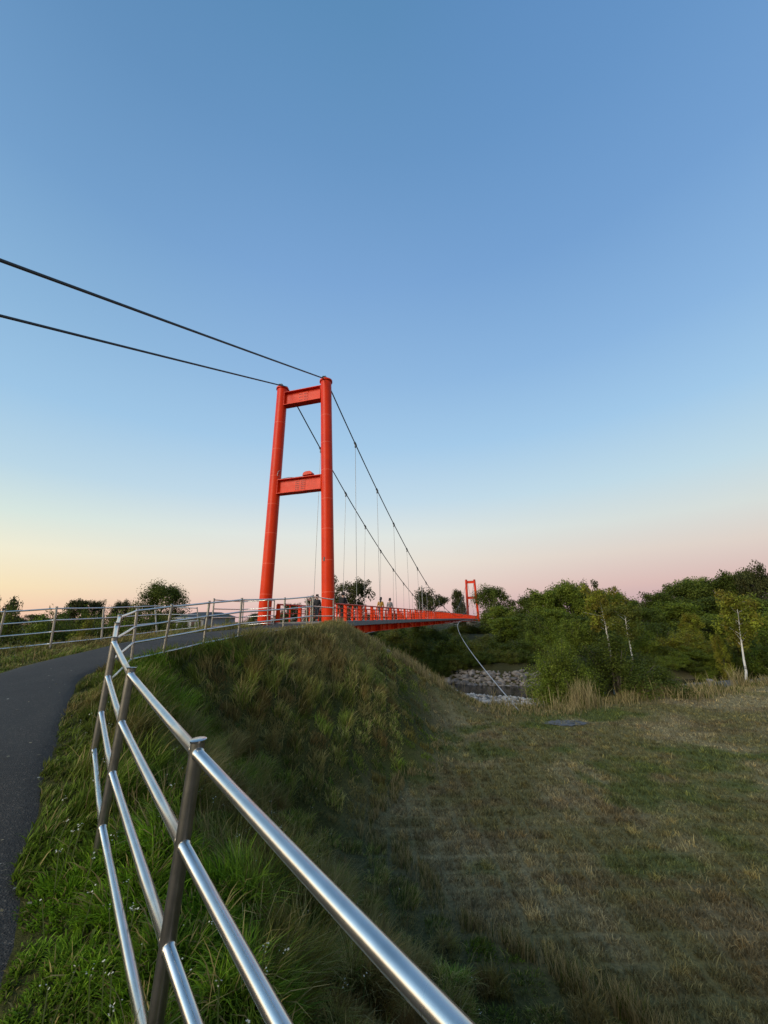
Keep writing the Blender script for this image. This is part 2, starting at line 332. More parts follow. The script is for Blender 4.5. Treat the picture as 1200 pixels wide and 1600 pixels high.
pv = np.concatenate(pv); idx = np.arange(n_w * n_l).reshape(n_w, n_l)
quads = np.stack([idx[:-1, :-1], idx[1:, :-1], idx[1:, 1:], idx[:-1, 1:]], -1).reshape(-1, 4)[:, ::-1]
tag(link('path', np_mesh('path', pv, quads, [], M['asphalt'], None, True)), kind='structure')
PATHPOLY = np.concatenate([rr, ll[::-1]])

# river water
m, t, b = mat('river_water', (.006, .009, .008), .06); b.inputs['IOR'].default_value = 1.33
bump(t, b, noise(t, 1.6, 4, stretch=(1, 1.8, 1)), .03, .5); M['water'] = m
q = [toW(40, -110), toW(75, -110), toW(19.5, 0), toW(19.5, 60), toW(5, 60), toW(5, 0)]
mb = MB(); mb.v = [Vector((p[0], p[1], WATER_Z)) for p in q]; mb.f = [(5, 0, 1, 2), (4, 5, 2, 3)]
tag(mb.build('river_water', M['water'], smooth=False), kind='structure')

# ------------------------------------------------------------------ fences
def make_post(parent, top, ground, r=.028, foot=False):
    top, ground = Vector(top), Vector(ground); d = (top - ground).normalized()
    o = MB().tube([ground - d * .35, top - d * .006], r, 14).build('post', M['post_steel'], parent)
    tilt = Quaternion((random.uniform(-1, 1), random.uniform(-1, 1), 0), .10) @ d
    MB().tube([top - tilt * .006, top + tilt * .002, top + tilt * .005], [r * 1.12, r * 1.2, r * 1.05], 16).build('cap', M['steel'], o)
    if foot: MB().tube([ground - Vector((0, 0, .35)), ground + Vector((0, 0, -.115))], [.10, .095], 12).build('footing', M['concrete'], o)
    return o
def rails(parent, A, B, offs=(.045, .36, .67, .98), r=.0215, skip=()):
    for k, f in enumerate(offs):
        if k in skip: continue
        pa = Vector(A[0]).lerp(Vector(A[1]), f / 1.1); pb = Vector(B[0]).lerp(Vector(B[1]), f / 1.1)
        ln = (pb - pa).length; fs = [0, .026 / ln, .030 / ln, .035 / ln, .25, .5, .75, 1 - .035 / ln, 1 - .030 / ln, 1 - .026 / ln, 1]
        mid = [pa.lerp(pb, f2) + Vector((0, 0, -.004 * math.sin(math.pi * f2))) for f2 in fs]; q = r * 1.16
        MB().tube(mid, [r, q, q, r, r, r, r, r, q, q, r], 14).build('rail', M['steel'], parent)
def fence(name, posts, label, feet=()):
    root = empty(name, (0, 0, 0), 0, label, 'fence')
    for i, (a, g) in enumerate(posts): make_post(root, a, g, foot=i in feet)
    for A, B in zip(posts[:-1], posts[1:]): rails(root, A, B)
    return root
def pg(x, y, z, dx=0.0, dy=0.0, h=1.1): return ((x, y, z), (x + dx, y + dy, z - h))
R_POSTS = [pg(1.35, -.67, -.67, -.05, 0), pg(.262, .582, -.562, -.05, 0), pg(-.78, 1.79, -.466, -.06, 0), pg(-1.858, 3.02, -.31, -.04, 0), pg(-2.664, 3.99, -.128, -.02, 0), pg(-3.34, 5.0, .01, 0, 0), pg(-4.2, 6.32, .14, 0, 0),
           pg(-5.09, 8.17, .30, .04, 0), pg(-4.62, 8.6, .39, -.05, 0), pg(-4.32, 9.74, .51, -.04, 0), pg(-3.84, 10.61, .62, -.02, 0), pg(-3.22, 12.72, .74, -.01, 0), pg(-2.596, 14.2, .9, .02, 0, 1.19), pg(-2.34, 17.9, .97, .02, 0, 1.25)]
fence('metal_fence', R_POSTS, 'long steel tube railing curving up the right edge of the path from the foreground', (2, 3, 4))
L_POSTS = [pg(-14.5, 7.0, .18), pg(-11.6, 8.9, .32), pg(-10.05, 10.52, .39, .01, 0), pg(-9.18, 11.1, .48, .05, 0), pg(-9.01, 12.72, .54, .11, 0), pg(-8.81, 15.18, .68, .23, 0), pg(-9.63, 20.36, .76, .2, 0)]
fence('metal_fence', L_POSTS, 'steel tube railing with leaning posts along the far left verge of the path')
fence('metal_fence', [pg(-6.14, 14.21, .83, .01, 0), pg(-6.5, 18.2, .95, .01, 0, 1.2), pg(-5.35, 18.15, 1.0, .02, 0, 1.2), pg(-5.2, 18.6, 1.0, .02, 0, 1.2)], 'short steel tube railing beside the left leg of the near bridge tower')
fence('bicycle_barrier', [pg(-3.22, 16.3, .92, .02, 0, 1.15), pg(-3.35, 17.9, .95, .0, 0, 1.2)], 'narrow steel tube barrier standing on the path in front of the tower')

# ------------------------------------------------------------------ suspension bridge (local frame: x along the span, y to the left, z up)
bridge = empty('suspension_bridge', (T0[0], T0[1], TZ), math.atan2(TD[1], TD[0]), 'orange red pedestrian suspension bridge with two portal towers and hanging deck', 'bridge')
L = 126.9; HT = 13.9
def tower(u, ext, detail, rl_=.33):
    tw = empty('tower', (u, 0, 0), 0, parent=bridge)
    legs = [((0, 0, -ext), (0, 0, 0), (0, .53, HT)), ((0, 3.64, -ext), (0, 3.64, 0), (0, 3.42, HT + .06))]
    for e, a, c in legs:
        lg = MB().tube([e, a, c], [rl_, rl_, rl_ - .015], 40).build('leg', M['red'], tw)
        a, c = Vector(a), Vector(c); d = (c - a).normalized()
        MB().tube([c - d * .02, c + d * .07], rl_ + .045, 32).build('cap', M['red'], tw)
        MB().tube([a + Vector((0, 0, -.12)), a + Vector((0, 0, -.04))], .52, 28).build('base_plate', M['concrete'], tw)
        mb = MB().box(c + d * .14, (.62, .22, .16)); mb.tube([c + Vector((-.38, 0, .10)), c + Vector((-.15, 0, .22)), c + Vector((.15, 0, .22)), c + Vector((.38, 0, .08))], .07, 10)
        mb.build('cable_saddle', M['cable'], tw)
        if detail:
            for zz in (1.7, 3.3, 4.95, 6.6, 8.25, 9.9, 11.6):
                p = a.lerp(c, zz / HT); rr_ = .333 - .015 * zz / HT; MB().tube([p - d * .011, p - d * .004, p + d * .004, p + d * .011], [rr_ - .004, rr_, rr_, rr_ - .004], 40, False).build('weld_seam', M['weld'], tw)
    def v_at(side, z): e, a, c = legs[side]; return a[1] + (c[1] - a[1]) * z / HT
    for z0, z1 in ((7.19, 8.03), (12.74, 13.62)):
        zc = (z0 + z1) / 2; va, vb = v_at(0, zc) + .25, v_at(1, zc) - .25; vm = (va + vb) / 2; ln = vb - va
        mb = MB().box((0, vm, zc), (.05, ln, z1 - z0 - .08)).box((0, vm, z1 - .02), (.46, ln, .04)).box((0, vm, z0 + .02), (.46, ln, .04))
        for s in (-1, 1): mb.box((0, vm + s * (ln / 2 - .03), zc), (.44, .03, z1 - z0 - .082))
        cb = mb.build('crossbeam', M['red'], tw, False, .006)
        if detail:
            sp = MB().box((-.034, vm, zc), (.016, .62, (z1 - z0) * .72)).box((.034, vm, zc), (.016, .62, (z1 - z0) * .72)).box((0, vm, z0 - .008), (.40, .62, .014))
            nf_ = len(sp.f); nr = 5 if z0 < 9 else 3
            for i in range(nr):
                for j in range(7):
                    if j == 3: continue
                    y = vm - .25 + j * .083; z = zc + ((i + .5) / nr - .5) * (z1 - z0) * .66
                    for s in (-1, 1): sp.tube([(s * .042, y, z), (s * .066, y, z)], .021, 6)
            so_ = sp.build('splice_plate', M['red'], tw, False); so_.data.materials.append(M['darkmetal'])
            for pf in so_.data.polygons[nf_:]: pf.material_index = 1
    if detail:
        # floodlight on the lower crossbeam with its supply cable
        fl = MB(); fl.prism([(-.2, -.42), (.2, -.42), (.2, .36), (-.2, .36)], 0, .04).tube([(-.15, -.3, .02), (-.15, -.3, .3)], .03, 8).tube([(-.15, .28, .02), (-.15, .28, .3)], .03, 8)
        b0 = len(fl.v)
        for x in (-.26, .2):
            for y, z in ((-.44, .16), (.40, .10), (.32, .36), (.12, .46), (-.26, .46), (-.4, .34)): fl.v.append(Vector((x, y, z)))
        fl.f += [(b0, b0 + 1, b0 + 2, b0 + 3, b0 + 4, b0 + 5)[::-1], tuple(b0 + 6 + i for i in range(6))] + [(b0 + i, b0 + (i + 1) % 6, b0 + 6 + (i + 1) % 6, b0 + 6 + i) for i in range(6)]
        o = fl.build('floodlight', M['red'], tw, False, .01); o.location = (-.02, 1.42, 8.03); o.scale = (.75, .7, .62)
        MB().box((0, 1.98, 8.075), (.14, .5, .08)).build('junction_box', M['clamp'], tw, False, .01)
        MB().tube([(-.05, 2.2, 8.08), (-.06, 2.6, 8.14), (-.08, 3.0, 8.10), (-.12, 3.2, 8.06), (-.2, 3.3, 8.18), (-.22, 3.22, 8.5), (-.14, 3.15, 8.6)], .018, 6).build('supply_cable', M['rod'], tw)
        p = (-.3, .06 + .12, 3.35); MB().box((p[0], p[1], p[2]), (.10, .07, .2)).build('cable_outlet', M['darkmetal'], tw, False)
        MB().tube([(.30, -.17, -.3), (.30, -.15, 1.6)], .03, 8).tube([(.28, -.2, .5), (.34, -.13, .5)], .045, 6).build('conduit', M['rod'], tw)
    return tw
tower(0, 1.0, True); tower(L, 4.0, False, .42)
def dz(u): return .28 + .17 * (1 - ((u - L / 2) / (L / 2)) ** 2)      # cambered deck top
# main cables
SIDES = (('right', .54, .36), ('left', 3.13, 3.28))
def cz(u): return .86 + (HT + .2 - .86) * ((u - L / 2) / (L / 2)) ** 2
def cy(side, u):
    k = (cz(u) - .86) / (HT + .2 - .86); return SIDES[side][2] + (SIDES[side][1] - SIDES[side][2]) * k
for s in (0, 1):
    yv = SIDES[s][1]; anc = [(-14.6, 7.29), (-13.25, 7.87)][s]
    sl_ = (HT + .2 - anc[1]) / -anc[0]
    back = []
    for i in range(13):
        u = -34 + i * 34 / 12; f = i / 12; z = HT + .2 + sl_ * u - .10 * math.sin(math.pi * f); back.append((u, yv, z))
    pts = back + [(u, cy(s, u), cz(u)) for u in np.linspace(1, L - 1, 64)] + [(L + i * 34 / 6, yv, HT + .2 - .48 * i * 34 / 6) for i in range(0, 7)]
    mc = MB().tube(pts, .038, 10).build('main_cable', M['cable'], bridge)
    hu = [4.9 + i * (L - 9.8) / 24 for i in range(25)]
    for u in hu:
        z = cz(u); y = cy(s, u); sl2 = (cz(u + .1) - cz(u)) / .1; d = Vector((1, 0, sl2)).normalized(); c = Vector((u, y, z))
        mb = MB(); mb.tube([c - d * .17, c - d * .15, c + d * .15, c + d * .17], [.05, .075, .075, .05], 10); mb.box(c + Vector((0, 0, -.15)), (.13, .05, .26)); mb.tube([c + Vector((0, -.05, -.22)), c + Vector((0, .05, -.22))], .04, 8)
        mb.build('clamp', M['clamp'], mc)
        if z > 1.0: MB().tube([(u, y, z - .2), (u, .33 if s == 0 else 3.30, dz(u) - .06)], .016, 6).build('hanger', M['rod'], bridge)
# deck
def ribbon(y0, y1, zt, zb, u0, u1, n=40):
    mb = MB()
    for i in range(n + 1):
        u = u0 + (u1 - u0) * i / n; z = dz(u)
        mb.v += [Vector((u, y0, z + zt)), Vector((u, y1, z + zt)), Vector((u, y1, z + zb)), Vector((u, y0, z + zb))]
    for i in range(n):
        a = i * 4
        for k in range(4): mb.f.append((a + k, a + (k + 1) % 4, a + 4 + (k + 1) % 4, a + 4 + k))
    mb.f += [(0, 1, 2, 3)[::-1], tuple(n * 4 + k for k in range(4))]; return mb
ribbon(.26, 3.36, 0, -.27, .5, L - .9).build('deck', M['deckc'], bridge, False)
for y in (.62, 3.0):
    mb = ribbon(y - .02, y + .02, -.32, -.72, .75, L - 1.3); g2 = ribbon(y - .16, y + .16, -.276, -.32, .75, L - 1.3); g3 = ribbon(y - .16, y + .16, -.72, -.76, .75, L - 1.3)
    for g in (g2, g3):
        o = len(mb.v); mb.v += g.v; mb.f += [tuple(i + o for i in f) for f in g.f]
    u = .9
    while u < L - 1.4: mb.box((u, y, dz(u) - .52), (.025, .30, .395)); u += 1.43
    mb.build('girder', M['red'], bridge, False)
for i, u in enumerate([.95] + hu + [L - 1.5]):
    z = dz(u); mb = MB().box((u, 1.81, z - .52), (.05, 3.0, .30)).box((u, 1.81, z - .355), (.20, 3.0, .03)).box((u, 1.81, z - .685), (.20, 3.0, .03))
    mb.box((u, .29, z - .5), (.24, .04, .36)).box((u, 3.33, z - .5), (.24, .04, .36)); mb.tube([(u, .22, z - .5), (u, .31, z - .5)], .09, 10)
    mb.build('cross_girder', M['red'], bridge, False)
MB().tube([(.8, .26, -.28), (.8, .95, -.28)], .17, 18).tube([(.8, 2.7, -.28), (.8, 3.4, -.28)], .17, 18).build('bearing', M['red'], bridge)
MB().box((1.2, 1.8, -1.62), (1.5, 3.3, 1.9)).build('abutment', M['concrete'], bridge, False, .03); MB().box((L - 1.9, 1.8, -2.2), (1.6, 4.6, 3.2)).build('abutment', M['concrete'], bridge, False, .03)
# railings
for s, y in ((0, .36), (1, 3.26)):
    rl = empty('railing', (0, 0, 0), 0, parent=bridge); inn = 1 if s == 0 else -1
    us = np.linspace(.6, L - 1.05, 70)
    MB().tube([(u, y, dz(u) + .92) for u in us], .045, 10).build('top_rail', M['red'], rl)
    for hgt in (.22, .46, .69): MB().tube([(u, y + inn * .02, dz(u) + hgt) for u in us], .024, 8).build('rail', M['red_rail'], rl)
    rest = MB(); thin = MB(); i = 0; u = .7
    near_n = 34 if s == 0 else 14
    while u < L - 1:
        z = dz(u); mb = MB().box((u, y, z + .45), (.13, .19, .9)).box((u, y, z + .012), (.2, .26, .025))
        if i < near_n: mb.build('post', M['red_rail'], rl, False, .008)
        else:
            o = len(rest.v); rest.v += mb.v; rest.f += [tuple(k + o for k in f) for f in mb.f]
        if u + 1.2 < L - 1: thin.box((u + 1.2, y + inn * .02, dz(u + 1.2) + .44), (.05, .075, .9))
        u += 2.4; i += 1
    tag(rest.build('post', M['red_rail'], rl, False), kind='stuff'); tag(thin.build('baluster', M['red_rail'], rl, False), kind='stuff')
# wind cables with ties to the deck
for s in (0, 1):
    sg = -1 if s == 0 else 1; off = (0 if s == 0 else 3.63)
    def gy_(u): return off + sg * (.95 + 7.75 * abs((u - 63) / 63) ** 2.0)
    def gz_(u): return .05 - 3.55 * abs((u - 63) / 63) ** 2.0
    pts = [(u, gy_(u), gz_(u)) for u in np.linspace(-1, 127, 60)]
    gc = MB().tube(pts, .026, 8).build('wind_cable', M['guy'], bridge)
    MB().tube([(pts[0][0] - 1.2, pts[0][1] + sg * .45, pts[0][2] - .32), pts[0]], .06, 8).build('turnbuckle', M['rod'], gc)
    for u in hu[3:21]:
        if abs(gy_(u) - off) > 2.1: continue
        a = Vector((u, gy_(u), gz_(u))); c = Vector((u, off + sg * .25, dz(u) - .5))
        MB().tube([a, c], .014, 6).box(a, (.22, .10, .12)).build('tie', M['guy'], gc)

# ------------------------------------------------------------------ trees and shrubs
PAL = {'dark': [(.048, .066, .010), (.064, .086, .013), (.082, .102, .017)], 'mid': [(.086, .118, .013), (.108, .142, .017), (.130, .160, .022)],
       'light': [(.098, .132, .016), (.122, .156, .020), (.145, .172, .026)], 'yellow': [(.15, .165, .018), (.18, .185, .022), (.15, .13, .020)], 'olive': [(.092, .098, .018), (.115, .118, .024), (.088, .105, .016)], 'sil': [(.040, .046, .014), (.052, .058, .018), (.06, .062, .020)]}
def leaves(centers, radii, n_each, size, pal, rng, squash=.8, up=.35):
    C = np.repeat(centers, n_each, 0); Rr = np.repeat(radii, n_each); n = len(C)
    d = rng.normal(size=(n, 3)); d /= np.linalg.norm(d, axis=1)[:, None]; rad_ = rng.random(n) ** .45
    off = d * (Rr * rad_)[:, None]; off[:, 2] *= squash; P = C + off
    nr = d * .7 + rng.normal(size=(n, 3)) * .6 + np.array([0, 0, up]); nr /= np.linalg.norm(nr, axis=1)[:, None]
    a = np.cross(nr, rng.normal(size=(n, 3))); a /= np.linalg.norm(a, axis=1)[:, None] + 1e-9; bb = np.cross(nr, a)
    sz = size * (.6 + .8 * rng.random(n)); a = a * sz[:, None]; bb = bb * (sz * .55)[:, None]
    V = np.stack([P - a, P - bb * 1.0 + a * .1, P + a, P + bb * 1.0 + a * .1], 1).reshape(-1, 3)
    Q = np.arange(n * 4).reshape(-1, 4)
    pal = np.array(pal); cl = pal[rng.integers(0, len(pal), len(centers))] * (.72 + .85 * rng.random((len(centers), 1)))
    colr = np.repeat(cl, n_each, 0) * (.75 + .5 * rng.random((n, 1))); colr = np.repeat(colr, 4, 0)
    return V, Q, colr
def limb_tubes(mb, segs):
    for pts, rs in segs: mb.tube(pts, rs, 7)
def tree_meshes(kind, pal, seed, dens=1.0):
    """unit tree: height 1, returns (trunk mesh, crown mesh)"""
    rng = np.random.default_rng(seed); rnd = random.Random(seed); mb = MB(); C = []; Rr = []
    if kind in ('round', 'tall', 'birch'):
        crown_lo, cw = {'round': (.12, .40), 'tall': (.10, .24), 'birch': (.40, .26)}[kind]
        r0 = {'round': .028, 'tall': .018, 'birch': .016}[kind]; x = y = 0; pts = []; rs = []
        lean = rnd.uniform(-.06, .06)
        for i in range(8):
            f = i / 7; pts.append((x + lean * f, y, f * .88 - .03)); rs.append(r0 * (1 - f * .85)); x += rnd.uniform(-.014, .014); y += rnd.uniform(-.014, .014)
        mb.tube(pts, rs, 9)
        nb = {'round': 40, 'tall': 34, 'birch': 20}[kind]
        for i in range(nb):
            f = crown_lo * .85 + (1 - crown_lo) * .92 * (i / nb) + rnd.uniform(0, .03); f = min(f, .86)
            k = min(int((f + .03) / .88 * 7), 6); base = Vector(pts[k]).lerp(Vector(pts[k + 1]), max(0, min(1, (f + .03) / .88 * 7 - k)))
            g = (f - crown_lo) / (1 - crown_lo); prof = max(.22, math.sin(math.pi * min(1, max(.0, .16 + .80 * g))) ** .75)
            an = i * 2.4 + rnd.uniform(-.5, .5); ln = cw * prof * rnd.uniform(.55, 1.12); rise = rnd.uniform(.15, .55) * ln + .03
            tip = base + Vector((math.cos(an) * ln, math.sin(an) * ln, rise)); midp = base.lerp(tip, .5) + Vector((0, 0, rnd.uniform(.0, .03)))
            mb.tube([base, midp, tip], [r0 * .38 * (1.1 - f), r0 * .22 * (1.1 - f), r0 * .07], 5)
            for q, fr_ in ((tip, 1.0), (base.lerp(tip, .62) + Vector((rnd.uniform(-.04, .04), rnd.uniform(-.04, .04), .02)), .9), (base.lerp(tip, .85) + Vector((rnd.uniform(-.06, .06), rnd.uniform(-.06, .06), rnd.uniform(-.03, .06))), .8)):
                C.append(tuple(q)); Rr.append(cw * rnd.uniform(.22, .40) * fr_)
        for i in range(6): C.append((pts[-1][0] + rnd.uniform(-.06, .06), pts[-1][1] + rnd.uniform(-.06, .06), .86 + rnd.uniform(-.04, .10))); Rr.append(cw * rnd.uniform(.14, .24))
        ne = {'round': 120, 'tall': 100, 'birch': 80}[kind]; size = {'round': .0155, 'tall': .014, 'birch': .0145}[kind]
    elif kind == 'open':       # wind bent, airy crown with foliage in flat pads
        pts = [(0, 0, -.03), (.01, 0, .2), (.03, .01, .42), (.0, 0, .6)]; mb.tube(pts, [.03, .026, .02, .014], 9)
        for i in range(30):
            base = Vector((.02, 0, rnd.uniform(.32, .62))); an = rnd.uniform(0, 6.28); ln = rnd.uniform(.15, .5); tip = base + Vector((math.cos(an) * ln, math.sin(an) * ln, rnd.uniform(.08, .40)))
            mb.tube([base, base.lerp(tip, .5) + Vector((0, 0, -.02)), tip], [.012, .008, .003], 5)
            for k in range(3): C.append(tuple(tip + Vector((rnd.uniform(-.1, .1), rnd.uniform(-.1, .1), rnd.uniform(-.06, .06))))); Rr.append(rnd.uniform(.08, .14))
        ne, size = 75, .02
    elif kind == 'conifer':
        mb.tube([(0, 0, -.03), (0, 0, .5), (0, 0, .98)], [.02, .013, .003], 8)
        for i in range(15):
            f = .08 + .88 * i / 14; ln = .24 * (1 - f) ** .8 + .015
            for j in range(6):
                an = j * 1.05 + i * .6; tip = Vector((math.cos(an) * ln, math.sin(an) * ln, f - ln * .22)); mb.tube([(0, 0, f), tip], [.004, .0015], 4)
                for q in (.45, .8): C.append(tuple(Vector((0, 0, f)).lerp(tip, q))); Rr.append(max(.022, ln * .42))
        ne, size = 26, .014
    else:                      # bush: many stems from the ground
        for i in range(52):
            an = rnd.uniform(0, 6.28); ln = .5 * math.sqrt(rnd.random()); h = (1 - (ln / .56) ** 2.2) * rnd.uniform(.72, 1.0)
            tip = Vector((math.cos(an) * ln, math.sin(an) * ln, max(.14, h * 1.12))); mb.tube([(math.cos(an) * ln * .3, math.sin(an) * ln * .3, -.05), tip * .55 + Vector((0, 0, .03)), tip], [.010, .007, .002], 5)
            for k in range(4):
                q = tip * rnd.uniform(.5, 1.02); C.append((q.x * 1.05, q.y * 1.05, q.z + rnd.uniform(-.04, .05))); Rr.append(rnd.uniform(.08, .15))
        for i in range(10): C.append((rnd.uniform(-.4, .4), rnd.uniform(-.4, .4), rnd.uniform(.05, .2))); Rr.append(.13)
        ne, size = 80, .016
    C = np.array(C); V, Q, colr = leaves(C, np.array(Rr), int(ne * dens), size / math.sqrt(dens), PAL[pal], rng, {'bush': 1.5, 'tall': 1.35, 'birch': 1.2, 'round': 1.05}.get(kind, .85))
    crown = np_mesh('crown', V, Q, [], M['leaf'], colr)
    tr = bpy.data.meshes.new('trunk'); tr.from_pydata([tuple(v) for v in mb.v], [], mb.f); tr.materials.append(M['birch' if kind == 'birch' else 'bark']); tr.polygons.foreach_set('use_smooth', [True] * len(tr.polygons))
    return tr, crown
_cache = {}
def tree(kind, pal, x, y, h, wd, label, group=None, seed=0, dens=1.0, name=None, z=None):
    key = (kind, pal, seed, dens)
    if key not in _cache: _cache[key] = tree_meshes(*key)
    tr, cr = _cache[key]
    nm = name or {'birch': 'birch_tree', 'conifer': 'conifer_tree', 'bush': 'bush'}.get(kind, 'broadleaf_tree')
    r = empty(nm, (x, y, (tz(x, y) if z is None else z) - .05), (x * 12.9898 + y * 4.1) % 6.28, label, 'bush' if kind == 'bush' else 'tree', group)
    nominal = {'round': .92, 'tall': .58, 'birch': .60, 'open': .95, 'conifer': .5, 'bush': 1.05}[kind]
    s = wd / nominal; r.scale = (s, s, h)
    a = link('trunk', tr, r); c = link('crown', cr, r); return r
